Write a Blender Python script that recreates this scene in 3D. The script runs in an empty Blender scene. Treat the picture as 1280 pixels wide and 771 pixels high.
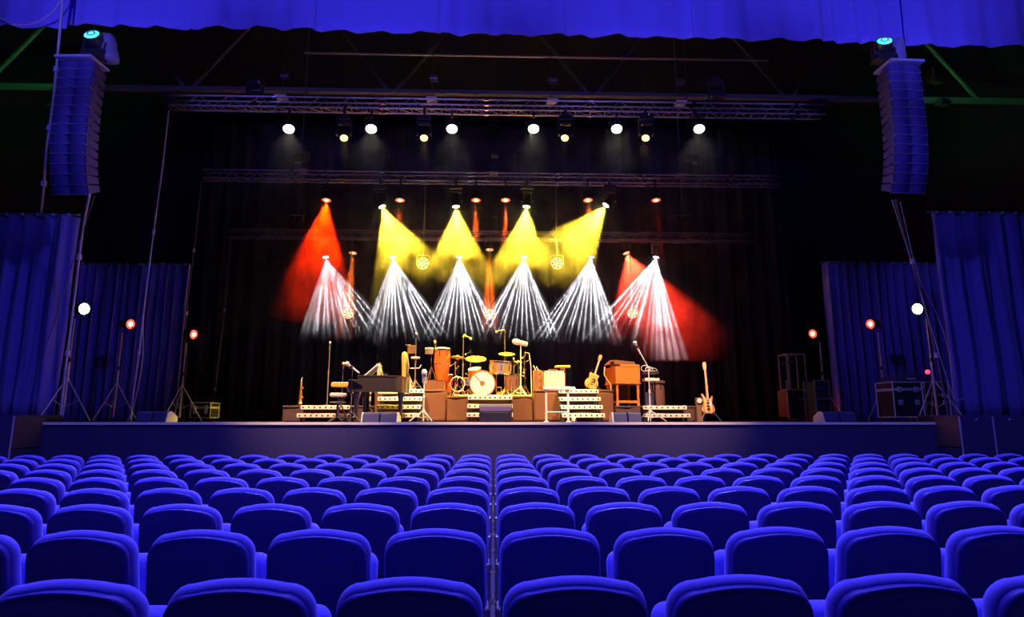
import bpy, bmesh, math, random
from mathutils import Vector, Matrix, Quaternion
random.seed(7)
S = bpy.context.scene; C = S.collection
PI = math.pi; rad = math.radians

# ------------------------------------------------------------------ camera, world, large lights, exposure
F = 782.0; TH = rad(10.11); PS = rad(1.66); CZ = 1.37
_cam = bpy.data.cameras.new('camera'); CAM = bpy.data.objects.new('camera', _cam); C.objects.link(CAM)
_cam.sensor_width = 36.0; _cam.lens = F / 1280 * 36; _cam.clip_end = 200
CAM.location = (0, 0, CZ); CAM.rotation_euler = (PI/2 + TH, 0, -PS); S.camera = CAM
_R = Matrix.Rotation(-PS, 3, 'Z') @ Matrix.Rotation(PI/2 + TH, 3, 'X')
def at(px, py, Y):                      # a measured pixel at a real distance Y -> world point
    d = _R @ Vector(((px-640)/F, -(py-385.5)/F, -1)); return Vector((0, 0, CZ)) + d*(Y/d.y)
def X(px, Y, py=525): return at(px, py, Y).x
def Z(py, Y): return at(617, py, Y).z
def proj(p):
    q = _R.transposed() @ (Vector(p) - Vector((0, 0, CZ))); return 640 + F*q.x/-q.z, 385.5 - F*q.y/-q.z

S.view_settings.view_transform = 'Standard'; S.view_settings.look = 'None'
S.view_settings.gamma = 1; S.view_settings.use_curve_mapping = False; S.view_settings.exposure = 0.0
S.cycles.use_denoising = True
W = bpy.data.worlds.new('world'); S.world = W; W.use_nodes = True
W.node_tree.nodes['Background'].inputs[0].default_value = (.02, .02, 1, 1)
W.node_tree.nodes['Background'].inputs[1].default_value = .03

BLUE = (.16, .13, 1)
def area(name, loc, aim, sx, sy, power, col, spread=180):
    l = bpy.data.lights.new(name, 'AREA'); l.shape = 'RECTANGLE'; l.size = sx; l.size_y = sy; l.energy = power; l.color = col; l.spread = rad(spread)
    o = bpy.data.objects.new(name, l); C.objects.link(o); o.location = loc
    o.rotation_euler = (Vector(aim)-Vector(loc)).to_track_quat('-Z', 'Y').to_euler(); return o
def spot(name, loc, aim, col, power, half, blend=.3, r=.05, gobo=0, parent=None):
    l = bpy.data.lights.new(name, 'SPOT'); l.energy = power; l.color = col; l.spot_size = 2*rad(half); l.spot_blend = blend; l.shadow_soft_size = r
    o = bpy.data.objects.new(name, l); C.objects.link(o)
    o.location = loc; o.rotation_euler = (Vector(aim)-Vector(loc)).to_track_quat('-Z', 'Y').to_euler()
    if gobo:                            # keep the slits of the gobo square to the stage front
        zc = (Vector(loc)-Vector(aim)).normalized(); xc = (Vector((1, 0, 0))-zc*zc.x).normalized(); yc = zc.cross(xc)
        o.rotation_euler = Matrix((xc, yc, zc)).transposed().to_euler()
    if parent is not None:
        o.parent = parent; o.location = Vector(loc) - parent.location
    if gobo:                            # a gobo of slits splits the beam into separate rays, fanned across the stage
        l.use_nodes = True; nt = l.node_tree; N = nt.nodes; L = nt.links; e = N['Emission']
        tc = N.new('ShaderNodeTexCoord'); sx = N.new('ShaderNodeSeparateXYZ'); L.new(tc.outputs['Normal'], sx.inputs[0])
        cx = N.new('ShaderNodeCombineXYZ')
        for i in range(2):
            d = N.new('ShaderNodeMath'); d.operation = 'DIVIDE'; L.new(sx.outputs[i], d.inputs[0]); L.new(sx.outputs[2], d.inputs[1]); L.new(d.outputs[0], cx.inputs[i])
        ux, uy = cx.inputs[0].links[0].from_socket, cx.inputs[1].links[0].from_socket
        ad = N.new('ShaderNodeMath'); ad.operation = 'ADD'; ad.inputs[1].default_value = gobo*3.71; L.new(ux, ad.inputs[0])
        vo = N.new('ShaderNodeTexVoronoi'); vo.voronoi_dimensions = '1D'; vo.inputs['Scale'].default_value = 12.5; vo.inputs['Randomness'].default_value = .7
        L.new(ad.outputs[0], vo.inputs['W'])
        mr = N.new('ShaderNodeMapRange'); mr.inputs[1].default_value = .09; mr.inputs[2].default_value = .17; mr.inputs[3].default_value = 1; mr.inputs[4].default_value = .04
        L.new(vo.outputs['Distance'], mr.inputs[0])
        ab = N.new('ShaderNodeMath'); ab.operation = 'ABSOLUTE'; L.new(uy, ab.inputs[0])
        m2 = N.new('ShaderNodeMapRange'); m2.inputs[1].default_value = .05; m2.inputs[2].default_value = .10; m2.inputs[3].default_value = 1; m2.inputs[4].default_value = 0; L.new(ab.outputs[0], m2.inputs[0])
        sc_ = N.new('ShaderNodeSeparateColor'); L.new(vo.outputs['Color'], sc_.inputs[0])
        br = N.new('ShaderNodeMapRange'); br.inputs[3].default_value = .35; br.inputs[4].default_value = 1.3; L.new(sc_.outputs[0], br.inputs[0])
        x1 = N.new('ShaderNodeMath'); x1.operation = 'MULTIPLY'; L.new(mr.outputs[0], x1.inputs[0]); L.new(m2.outputs[0], x1.inputs[1])
        x2 = N.new('ShaderNodeMath'); x2.operation = 'MULTIPLY'; L.new(x1.outputs[0], x2.inputs[0]); L.new(br.outputs[0], x2.inputs[1]); L.new(x2.outputs[0], e.inputs['Strength'])
    return o

# blue house wash hung over the seats, blue washes at the front of house, warm front light for the band
area('house_wash_light', (0, 5.8, 11.0), (0, 5.81, 0), 18, 5.5, 1450, BLUE, 84)
for bx in (-7.2, -2.4, 2.4, 7.2):
    spot('border_wash_light', (bx, 5.6, 7.4), (bx*1.08+.5, 11.2, 10.5), BLUE, 950, 33, .9, .15)
for sx in (-1, 1):
    spot('column_wash_light', (sx*4.5, 3.0, 8.6), (sx*8.2, 10.7, 7.4), BLUE, 560, 12, .7, .2)
    spot('wing_wash_light', (-sx*1.5, 4.0, 8.6), (sx*9.7, 12.7, 3.4), BLUE, 1300, 14, .8, .3)
    spot('roof_green_light', (sx*9.5, 12.0, 7.2), (sx*12.4, 15, 9.9), (.05, 1, .12), 420, 26, .8, .1)
for k, x in enumerate((-3.6, 0, 3.6)):
    spot('band_front_light', (x, 9.2, 9.6), (x*.92, 13.8, 1.9), (1, .58, .32), 10500, 17.5, .6, .12)

# ------------------------------------------------------------------ materials
_m = {}
def mat(name, col, rough=.6, metal=0, emit=None, es=0, var=.12, scale=30, bump=0, trans=0, coat=0, sheen=0, alpha=1):
    if name in _m: return _m[name]
    m = bpy.data.materials.new(name); m.use_nodes = True; nt = m.node_tree; N = nt.nodes; L = nt.links
    b = N['Principled BSDF']; b.inputs['Roughness'].default_value = rough; b.inputs['Metallic'].default_value = metal
    tc = N.new('ShaderNodeTexCoord'); no = N.new('ShaderNodeTexNoise'); no.inputs['Scale'].default_value = scale; no.inputs['Detail'].default_value = 3
    L.new(tc.outputs['Object'], no.inputs['Vector'])
    mx = N.new('ShaderNodeMix'); mx.data_type = 'RGBA'
    c = Vector(col[:3])
    mx.inputs[6].default_value = (*(c*(1-var)), 1); mx.inputs[7].default_value = (*[min(1, v*(1+var)) for v in c], 1)
    L.new(no.outputs[0], mx.inputs[0]); L.new(mx.outputs[2], b.inputs['Base Color'])
    if bump:
        bp = N.new('ShaderNodeBump'); bp.inputs['Strength'].default_value = bump; bp.inputs['Distance'].default_value = .01
        L.new(no.outputs[0], bp.inputs['Height']); L.new(bp.outputs[0], b.inputs['Normal'])
    if emit: b.inputs['Emission Color'].default_value = (*emit, 1); b.inputs['Emission Strength'].default_value = es
    if trans: b.inputs['Transmission Weight'].default_value = trans
    if coat: b.inputs['Coat Weight'].default_value = coat
    if sheen: b.inputs['Sheen Weight'].default_value = sheen
    if alpha < 1: b.inputs['Alpha'].default_value = alpha
    _m[name] = m; return m
def wood(name, c0, c1, scale=6, rough=.45):
    if name in _m: return _m[name]
    m = mat(name, c0, rough); nt = m.node_tree; N = nt.nodes; L = nt.links
    wv = N.new('ShaderNodeTexWave'); wv.inputs['Scale'].default_value = scale; wv.inputs['Distortion'].default_value = 6; wv.inputs['Detail'].default_value = 3
    tc = N['Texture Coordinate']; L.new(tc.outputs['Object'], wv.inputs['Vector'])
    mx = N['Mix']; mx.inputs[6].default_value = (*c0, 1); mx.inputs[7].default_value = (*c1, 1); L.new(wv.outputs['Fac'], mx.inputs[0])
    return m
M_seat = mat('seat_fabric', (.19, .17, .82), .85, scale=250, bump=.25, sheen=.25)
M_shell = mat('seat_shell', (.03, .022, .28), .5, scale=60, bump=.05)
M_metal = mat('seat_metal', (.45, .45, .48), .3, .9)
M_floor = mat('hall_floor', (.09, .09, .12), .35, scale=8)
M_black = mat('black_wall', (.002, .002, .02), .9, scale=3)
M_drop = mat('black_serge', (.002, .002, .022), .95, scale=40)
M_fascia = mat('stage_fascia', (.035, .03, .12), .8, scale=120, bump=.3)
M_deck = mat('stage_deck', (.025, .022, .025), .6, scale=12, bump=.1)
M_edge = mat('deck_edge', (.9, .86, .75), .5)
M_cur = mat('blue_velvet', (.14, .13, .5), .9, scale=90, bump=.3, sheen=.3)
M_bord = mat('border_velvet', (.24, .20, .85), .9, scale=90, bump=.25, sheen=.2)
M_alu = mat('truss_metal', (.34, .32, .34), .42, .75)
M_steel = mat('roof_steel', (.08, .08, .08), .6, .2)
M_blk = mat('black_plastic', (.02, .02, .022), .45)
M_blkm = mat('black_metal', (.05, .05, .055), .35, .5)
M_stand = mat('stand_metal', (.62, .6, .58), .4, .35)
M_caseedge = mat('case_edge', (.62, .63, .68), .45, .3)
M_chrome = mat('chrome', (.75, .74, .72), .18, 1.0)
M_white = mat('white_paint', (.78, .74, .66), .5)
M_hole = mat('dark_hole', (.02, .015, .01), .8)
M_skirt = mat('riser_skirt', (.15, .06, .022), .85, scale=60, bump=.2)
M_skirtm = mat('mauve_skirt', (.09, .05, .055), .85, scale=60, bump=.2)
M_brass = mat('brass', (.62, .34, .11), .42, .8)
M_organ = wood('organ_wood', (.58, .17, .025), (.72, .24, .04))
M_conga = wood('conga_wood', (.72, .10, .010), (.9, .17, .018))
M_maple = wood('maple', (.75, .5, .25), (.85, .6, .32))
M_amber = wood('amber_top', (.70, .30, .05), (.88, .46, .09))
M_sunb = wood('sunburst', (.45, .17, .04), (.85, .50, .16), 3)
M_head = mat('drum_head', (.85, .83, .8), .5)
M_cream = mat('amp_grille', (.72, .62, .42), .9, scale=200, bump=.4)
M_tolex = mat('tolex_brown', (.22, .11, .06), .8, scale=150, bump=.4)
M_wrap = mat('drum_wrap', (.55, .5, .46), .25, .6)
M_wrapo = mat('orange_wrap', (.75, .25, .04), .3, .3)
M_piano = mat('piano_lacquer', (.045, .036, .032), .22, 0, coat=1)
M_key = mat('ivory', (.85, .82, .75), .3)
M_wedge = mat('wedge_blue', (.022, .028, .10), .7, scale=80, bump=.2)
M_case = mat('case_panel', (.02, .02, .03), .5)
M_cable = mat('cable', (.10, .10, .13), .6)
M_cablel = mat('light_cable', (.50, .50, .60), .6)
M_pa = mat('speaker_box', (.06, .055, .2), .55, scale=60, bump=.1)
M_paf = mat('speaker_grille', (.06, .05, .25), .6, scale=300, bump=.4)
M_pae = mat('box_edge', (.42, .42, .6), .4)
M_red = mat('red_paint', (.5, .05, .03), .5)
M_dkbr = mat('dark_brown', (.14, .06, .05), .6)
M_film = mat('rain_cover', (.5, .5, .8), .3, trans=.5, alpha=.75)
def lampmat(name, col, s): return mat(name, (.8, .8, .8), .3, emit=col, es=s)
L_white = lampmat('lens_white', (1, .97, .82), 14)
L_amber = lampmat('lens_amber', (1, .80, .22), 2.4)
L_red = lampmat('lens_red', (1, .06, .01), 1.6)
L_hot = lampmat('lens_red_core', (1, .62, .34), 3)
L_warm = lampmat('lens_warm', (1, .22, .03), 2.2)
L_yel = lampmat('lens_yellow', (1, .95, .45), 16)
L_beam = lampmat('lens_beam', (.95, .95, 1), 9)
L_cyan = lampmat('lens_cyan', (.02, .85, .9), 2.2)
L_spark = lampmat('indicator', (1, .95, .9), 2.0)
L_rind = lampmat('red_indicator', (1, .02, .04), 5.0)

# ------------------------------------------------------------------ builders
class MB:
    def __init__(s): s.bm = bmesh.new()
    def box(s, c, d, rot=None):
        r = bmesh.ops.create_cube(s.bm, size=1); v = r['verts']; bmesh.ops.scale(s.bm, vec=d, verts=v)
        if rot is not None: bmesh.ops.rotate(s.bm, cent=(0, 0, 0), matrix=rot, verts=v)
        bmesh.ops.translate(s.bm, vec=c, verts=v); return s
    def cyl(s, p0, p1, r0, r1=None, seg=10):
        p0 = Vector(p0); p1 = Vector(p1); d = p1-p0
        r = bmesh.ops.create_cone(s.bm, cap_ends=True, segments=seg, radius1=r0, radius2=r0 if r1 is None else r1, depth=d.length)
        q = d.to_track_quat('Z', 'Y').to_matrix(); bmesh.ops.rotate(s.bm, cent=(0, 0, 0), matrix=q, verts=r['verts'])
        bmesh.ops.translate(s.bm, vec=(p0+p1)/2, verts=r['verts']); return s
    def sph(s, c, r, sc=(1, 1, 1), seg=12):
        q = bmesh.ops.create_uvsphere(s.bm, u_segments=seg, v_segments=max(6, seg*2//3), radius=r); bmesh.ops.scale(s.bm, vec=sc, verts=q['verts'])
        bmesh.ops.translate(s.bm, vec=c, verts=q['verts']); return s
    def lathe(s, prof, seg=20, axis=None, org=(0, 0, 0), ring=False):
        rot = Vector(axis).to_track_quat('Z', 'Y').to_matrix() if axis is not None else Matrix.Identity(3)
        rings = []
        for r, z in prof:
            rings.append([s.bm.verts.new(rot @ Vector((max(r, 1e-4)*math.cos(2*PI*k/seg), max(r, 1e-4)*math.sin(2*PI*k/seg), z)) + Vector(org)) for k in range(seg)])
        for a, b in zip(rings, rings[1:]+(rings[:1] if ring else [])):
            for k in range(seg): s.bm.faces.new((a[k], a[(k+1) % seg], b[(k+1) % seg], b[k]))
        if not ring: s.bm.faces.new(rings[0][::-1]); s.bm.faces.new(rings[-1])
        return s
    def tube(s, pts, r, seg=6):
        pts = [Vector(p) for p in pts]; rings = []; up = Vector((.31, .72, .62)).normalized()
        for i, p in enumerate(pts):
            t = (pts[min(i+1, len(pts)-1)]-pts[max(i-1, 0)]).normalized()
            a = t.cross(up); a = a.normalized() if a.length > 1e-3 else t.orthogonal().normalized(); b = t.cross(a)
            rr = r[i] if isinstance(r, (list, tuple)) else r
            rings.append([s.bm.verts.new(p + a*rr*math.cos(2*PI*k/seg) + b*rr*math.sin(2*PI*k/seg)) for k in range(seg)])
        for a, b in zip(rings, rings[1:]):
            for k in range(seg): s.bm.faces.new((a[k], a[(k+1) % seg], b[(k+1) % seg], b[k]))
        s.bm.faces.new(rings[0][::-1]); s.bm.faces.new(rings[-1]); return s
    def loops(s, rings, cap=(True, True)):
        vs = [[s.bm.verts.new(p) for p in r] for r in rings]; n = len(vs[0])
        for a, b in zip(vs, vs[1:]):
            for k in range(n): s.bm.faces.new((a[k], a[(k+1) % n], b[(k+1) % n], b[k]))
        if cap[0]: s.bm.faces.new(vs[0][::-1])
        if cap[1]: s.bm.faces.new(vs[-1])
        return s
    def mesh(s, name, m=None, smooth=0, bevel=0):
        bmesh.ops.recalc_face_normals(s.bm, faces=s.bm.faces)
        if bevel: bmesh.ops.bevel(s.bm, geom=list(s.bm.edges), offset=bevel, segments=1, affect='EDGES', clamp_overlap=True)
        me = bpy.data.meshes.new(name); s.bm.to_mesh(me); s.bm.free()
        if m: me.materials.append(m)
        if smooth:
            for p in me.polygons: p.use_smooth = True
            if smooth < 180:
                me.set_sharp_from_angle(angle=rad(smooth))
        return me
    def build(s, name, m, parent=None, smooth=0, bevel=0, loc=(0, 0, 0)):
        return link(name, s.mesh(name, m, smooth, bevel), parent, loc)
def link(name, me, parent=None, loc=(0, 0, 0)):
    o = bpy.data.objects.new(name, me); C.objects.link(o); o.location = loc
    if parent is not None: o.parent = parent
    return o
def tag(o, label, cat, group=None):
    o['label'] = label; o['category'] = cat
    if group: o['group'] = group
    return o
def thing(name, label, cat, loc=(0, 0, 0), rz=0, group=None):
    o = bpy.data.objects.new(name, None); C.objects.link(o); o.empty_display_size = .1; o.location = loc; o.rotation_euler = (0, 0, rz); return tag(o, label, cat, group)
def dup(root, loc, rz=None, label=None, group=None):
    def cp(o, par):
        c = o.copy(); C.objects.link(c); c.parent = par
        for ch in o.children: cp(ch, c)
        return c
    r = cp(root, None); r.location = loc
    if rz is not None: r.rotation_euler = (0, 0, rz)
    if label: r['label'] = label
    if group: r['group'] = group
    return r
def struct(o): o['kind'] = 'structure'; return o
def sbox(name, x0, x1, y0, y1, z0, z1, m, parent=None):
    o = MB().box(((x0+x1)/2, (y0+y1)/2, (z0+z1)/2), (x1-x0, y1-y0, z1-z0)).build(name, m, parent)
    return struct(o) if parent is None else o
SZ = 1.33                                # stage floor height
SY = 11.9                                # stage front

# ------------------------------------------------------------------ the hall
sbox('floor', -16, 16, -4, 24, -.1, 0, M_floor)
sbox('wall_back', -16, 16, 23.6, 24, 0, 14, M_black)
sbox('wall_left', -16.3, -16, -4, 24, 0, 14, M_black)
sbox('wall_right', 16, 16.3, -4, 24, 0, 14, M_black)
sbox('ceiling', -16, 16, -4, 24, 14, 14.2, M_black)
XL, XR = X(54, SY), X(1168, SY)
st = sbox('floor_stage', -15.5, 15.5, SY+.02, 23.4, 0, SZ, M_deck)
# fascia of the stage in panels with fine joints, and the pale deck edge above it
nf = 9
for k in range(nf):
    a = XL + (XR-XL)*k/nf; b = XL + (XR-XL)*(k+1)/nf
    sbox('fascia_panel', a+.001, b-.001, SY, SY+.02, 0, SZ-.05, M_fascia, st)
sbox('edge_strip', XL, XR, SY-.02, SY+.02, SZ-.045, SZ+.002, M_edge, st)

# side wings, a little forward of the stage front and a little higher
def wing(side, xin, xout, yf, label):
    t = thing('stage_wing', label, 'platform', (0, 0, 0)); z1 = Z(520, yf); x0, x1 = sorted((xin, xout))
    sgn = -1 if side < 0 else 1
    MB().box(((x0+x1)/2, (yf+SY+.5)/2+.03, z1/2), (x1-x0-.04, SY+.5-yf-.06, z1)).build('body', M_blkm, t)
    MB().box(((x0+x1)/2, (yf+SY+.5)/2, z1+.012), (x1-x0, SY+.5-yf, .024)).build('top_board', M_fascia, t)
    w = .62; x = xin; k = 0
    while (x-xout)*sgn < 0 and k < 6:
        xe = x + sgn*w; a, b = sorted((x, xe))
        MB().box(((a+b)/2, yf+.02, z1/2), (w-.03, .04, z1)).build('front_panel', M_fascia, t, bevel=.004)
        for e in (a+.008, b-.008): MB().box((e, yf+.014, z1/2), (.012, .03, z1)).build('edge_bead', M_pae, t)
        if side > 0: MB().sph(((a+b)/2, yf-.004, z1-.06), .022, (1, .4, .8)).build('glint_dot', M_pae, t, smooth=180)  # lamp glints put in as pale raised dots near the panel tops
        x = xe; k += 1
    for j, (a, b) in enumerate(((0, z1*.6), (z1*.6+.025, z1))):
        MB().box((xin + sgn*.012, (yf+SY)/2+.02, (a+b)/2), (.024, SY-yf-.04, b-a)).build('side_panel', M_fascia if j == 0 else M_skirtm, t, bevel=.004)
wing(-1, X(55, SY), -15.4, SY/1.066, 'dark panelled stage wing with reddish inner side, on piano side')
wing(1, X(1168, SY), 15.4, SY/1.058, 'dark panelled stage wing with pale beads and painted glint dots, bass guitar side')

# black drape at the back of the stage
def cloth(x0, x1, z0, z1, Y, folds, amp, seed=0, nz=10, taper=0, ragged=0, pinch=0):
    rnd = random.Random(seed); bm = bmesh.new(); nx = max(24, int(folds*10)); rows = []
    ph = [rnd.uniform(0, 6.28) for _ in range(5)]; zb = [rnd.uniform(-1, 1)*ragged for _ in range(6)]
    for j in range(nz+1):
        v = j/nz; r = []
        for i in range(nx+1):
            u = i/nx; a = amp*(1-.55*v*pinch)
            y = a*(math.sin(2*PI*folds*u+ph[0]+.9*math.sin(2*PI*u*folds*.23+ph[1])) + .45*math.sin(2*PI*folds*2.13*u+ph[2]+v*1.1) + .2*math.sin(9*v+6*u*folds+ph[3]))
            q = u*5; k = min(4, int(q)); hb = zb[k]*(1-(q-k))+zb[k+1]*(q-k)
            z = z0 + hb*(1-v) + (z1-z0)*v
            r.append(bm.verts.new((x0+(x1-x0)*u, Y+y, z)))
        rows.append(r)
    for a, b in zip(rows, rows[1:]):
        for i in range(nx): bm.faces.new((a[i], a[i+1], b[i+1], b[i]))
    m = MB(); m.bm.free(); m.bm = bm; return m
def drape(name, label, x0, x1, z0, z1, Y, folds, amp, m, seed, pipe=True, group=None, **kw):
    t = thing(name, label, 'curtain', ((x0+x1)/2, Y, z0), group=group); ox = (x0+x1)/2
    c = cloth(x0-ox, x1-ox, 0, z1-z0, 0, folds, amp, seed, **kw).build('fabric', m, t, smooth=180)
    md = c.modifiers.new('thick', 'SOLIDIFY'); md.thickness = .012
    if pipe:
        MB().cyl((x0-ox-.05, 0, z1-z0+.03), (x1-ox+.05, 0, z1-z0+.03), .024).build('curtain_pipe', M_alu, t, smooth=40)
        n = max(3, int((x1-x0)/.28)); me = MB().box((0, 0, 0), (.05, .10, .06)).mesh('tie', M_pae, bevel=.01)
        for k in range(n): link('tie', me, t, (x0-ox+(x1-x0)*(k+.5)/n, 0, z1-z0+.02))
    return t
drape('back_drape', 'black full-width drape hanging behind the band and the trusses', -11, 11, SZ, 12.5, 22.6, 34, .07, M_drop, 3, pipe=False)

# blue border curtain: separate cloths side by side over the stage front
bx = [-80, 78, 237, 390, 548, 706, 867, 1028, 1132, 1290, 1400]; by = [46, 42, 40, 40, 43, 42, 42, 44, 46, 48, 49]
bl = ['outermost on the piano side', 'behind the piano-side speaker column cable', 'second inward from the piano-side column', 'third inward from the piano-side column',
      'above the drum kit', 'above the guitar amplifier', 'above the wooden organ', 'two cloths short of the bass-side column', 'behind the bass-side speaker column lamp', 'outermost on the bass guitar side']
for k in range(10):
    Y = 11.2 + (.12 if k % 2 else 0)
    x0 = at(bx[k], 45, Y).x; x1 = at(bx[k+1], 45, Y).x + .04; z0 = Z((by[k]+by[k+1])/2, Y)
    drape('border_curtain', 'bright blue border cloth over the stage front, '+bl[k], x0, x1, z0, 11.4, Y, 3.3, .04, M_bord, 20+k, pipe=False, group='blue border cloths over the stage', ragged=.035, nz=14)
MB().cyl((-11, 11.25, 11.45), (11, 11.25, 11.45), .04).build('border_pipe', M_alu, None)
tag(bpy.data.objects['border_pipe'], 'long metal pipe that carries the blue border cloths', 'pipe')

# side legs
YA, YB = 12.7, 16.2
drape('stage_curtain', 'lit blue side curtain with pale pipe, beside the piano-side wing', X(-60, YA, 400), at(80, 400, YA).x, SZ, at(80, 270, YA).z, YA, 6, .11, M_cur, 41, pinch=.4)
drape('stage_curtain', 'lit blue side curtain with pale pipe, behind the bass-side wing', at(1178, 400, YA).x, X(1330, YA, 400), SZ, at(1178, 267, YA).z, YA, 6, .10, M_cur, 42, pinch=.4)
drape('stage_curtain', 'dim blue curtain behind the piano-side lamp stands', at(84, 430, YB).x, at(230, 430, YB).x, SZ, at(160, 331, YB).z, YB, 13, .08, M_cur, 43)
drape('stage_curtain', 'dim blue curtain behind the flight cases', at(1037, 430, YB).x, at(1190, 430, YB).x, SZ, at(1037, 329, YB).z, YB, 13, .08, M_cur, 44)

# ------------------------------------------------------------------ roof steel and lighting trusses
YR = 15.0; zr = Z(117, YR); sp = at(740, 117, YR).x - at(490, 117, YR).x; xr0 = at(490, 117, YR).x - 3*sp
t = thing('roof_truss', 'steel roof girder with V braces running across above the stage', 'girder', (0, YR, zr))
for dz in (0, 2.4): MB().box((0, 0, dz), (29, .16, .10)).build('chord', M_steel, t)
for k in range(7):
    nx = xr0+k*sp
    for s in (-1, 1):
        if abs(nx+s*sp/2) < 14.4 and abs(nx) < 14.4: MB().cyl((nx+s*.1, 0, .03), (nx+s*sp*.36, 0, 2.4), .05, seg=6).build('brace', M_steel, t)
zp = Z(70, 14.2); MB().cyl((at(380, 70, 14.2).x, 14.2, zp), (at(960, 70, 14.2).x, 14.2, zp), .03).build('roof_pipe', M_alu, None)
tag(bpy.data.objects['roof_pipe'], 'thin steel pipe running above the front lighting truss', 'pipe')

TW = .29
def truss(label, x0, x1, zc, Y, nb):
    t = thing('lighting_truss', label, 'truss', ((x0+x1)/2, Y, zc)); L = x1-x0; h = TW/2-.025
    for dy in (-h, h):
        for dz in (-h, h): MB().cyl((-L/2, dy, dz), (L/2, dy, dz), .025, seg=8).build('chord', M_alu, t, smooth=40)
    b = L/nb
    ma = MB().cyl((-b/2, 0, -h), (b/2, 0, h), .011, seg=6).mesh('brace', M_alu); mb_ = MB().cyl((-b/2, 0, h), (b/2, 0, -h), .011, seg=6).mesh('brace', M_alu)
    mc = MB().cyl((-b/2, -h, 0), (b/2, h, 0), .011, seg=6).mesh('brace', M_alu); md = MB().cyl((0, -h, 0), (0, h, 0), .011, seg=6).mesh('brace', M_alu)
    for k in range(nb):
        x = -L/2+b*(k+.5)
        for dy in (-h, h): link('brace', ma if k % 2 else mb_, t, (x, dy, 0))
        link('brace', mc, t, (x, 0, -h)); link('brace', md, t, (x-b/2, 0, -h))
    cpl = MB().cyl((-.05, 0, 0), (.05, 0, 0), .036, seg=8).mesh('coupler', M_chrome)
    for k in range(0, nb+1, max(4, nb//6)):
        for dy in (-h, h):
            for dz in (-h, h): link('coupler', cpl, t, (-L/2+b*k, dy, dz))
    return t
Y1, Y2, Y3 = 13.4, 16.5, 19.5
Z1, Z2, Z3 = Z(134, Y1), Z(223, Y2), Z(295, Y3)
truss('front lighting truss with white and amber lamps under it', at(212, 134, Y1).x, at(1028, 134, Y1).x, Z1, Y1, 44)
truss('middle lighting truss with red lamps and yellow moving heads under it', at(255, 223, Y2).x, at(972, 223, Y2).x, Z2, Y2, 46)
truss('rear lighting truss with the six white ray beams under it', at(288, 295, Y3).x, at(940, 295, Y3).x, Z3, Y3, 46)
# suspension wires and motors
for (Y, zz, pxs, nm) in ((Y1, Z1, (352, 540, 690, 850), 'front'), (Y2, Z2, (380, 617, 850), 'middle'), (Y3, Z3, (420, 617, 810), 'rear')):
    for k, px in enumerate(pxs):
        x = at(px, 134 if Y == Y1 else 223 if Y == Y2 else 295, Y).x
        t = thing('chain_hoist', 'small chain hoist holding up the %s lighting truss, %s' % (nm, ('nearest the piano-side end', 'nearest the bass-side end', 'second from piano side', 'second from bass side')[0 if k == 0 else 1 if k == len(pxs)-1 else 1+k]), 'hoist', (x, Y, zz+TW/2), group='chain hoists on the %s truss' % nm)
        MB().box((0, 0, .0), (.24, .32, .03)).build('bracket', M_white if Y == Y1 else M_alu, t)
        MB().cyl((-.06, 0, .55), (.12, 0, .55), .08, seg=12).build('motor', M_blkm, t, smooth=40)
        MB().cyl((0, 0, 0), (0, 0, 14.02-zz-TW/2), .008, seg=5).build('chain', M_blkm, t)

# ------------------------------------------------------------------ lamps
def aimrot(v): return Vector(v).to_track_quat('-Z', 'Y').to_euler()
def par(label, p, aim, lens, topz=0, mount=.32, cat='lamp', group=None, r=.105, spotarg=None, ring=None, core=None):
    """a par can hanging by its yoke; p is the lens centre"""
    d = Vector(aim).normalized(); c = Vector(p) - d*.13
    t = thing('par_can', label, cat, c, group=group)
    h = link('body', MB().lathe([(.04, .13), (r*.75, .12), (r*.95, .03), (r, -.05), (r*1.06, -.13), (r*1.06, -.145), (r*.96, -.145), (r*.92, -.11)], 18).mesh('body', M_blkm, 40), t)
    h.rotation_euler = aimrot(d)
    ln = link('lens', MB().lathe([(r*.94, -.10), (r*.94, -.128), (r*.5, -.138), (.001, -.14)], 18).mesh('lens', lens, 40), t); ln.rotation_euler = aimrot(d)
    if core:
        q = link('bulb', MB().lathe([(r*.5, -.135), (r*.45, -.148), (.001, -.152)], 14).mesh('bulb', core, 40), t); q.rotation_euler = aimrot(d)
    y = MB(); s = 1 if mount > 0 else -1
    y.tube([(-r*1.15, 0, 0), (-r*1.15, 0, s*.17), (-r*.7, 0, s*.2), (r*.7, 0, s*.2), (r*1.15, 0, s*.17), (r*1.15, 0, 0)], .012, 5); y.build('yoke', M_blkm, t)
    if topz:
        m = topz-c.z; MB().box((0, 0, (m+.2)/2), (.05, .05, m-.18) if m < 1 else (.03, .03, m-.18)).build('clamp', M_blkm, t)
        MB().box((0, 0, m-.01), (.09, .09, .03)).build('hook_plate', M_blkm, t)
    if spotarg: col, pw, half = spotarg; spot('lamp_light', Vector(p)+d*.05, Vector(p)+d*3, col, pw, half, .4, .04, parent=t)
    return t
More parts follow.
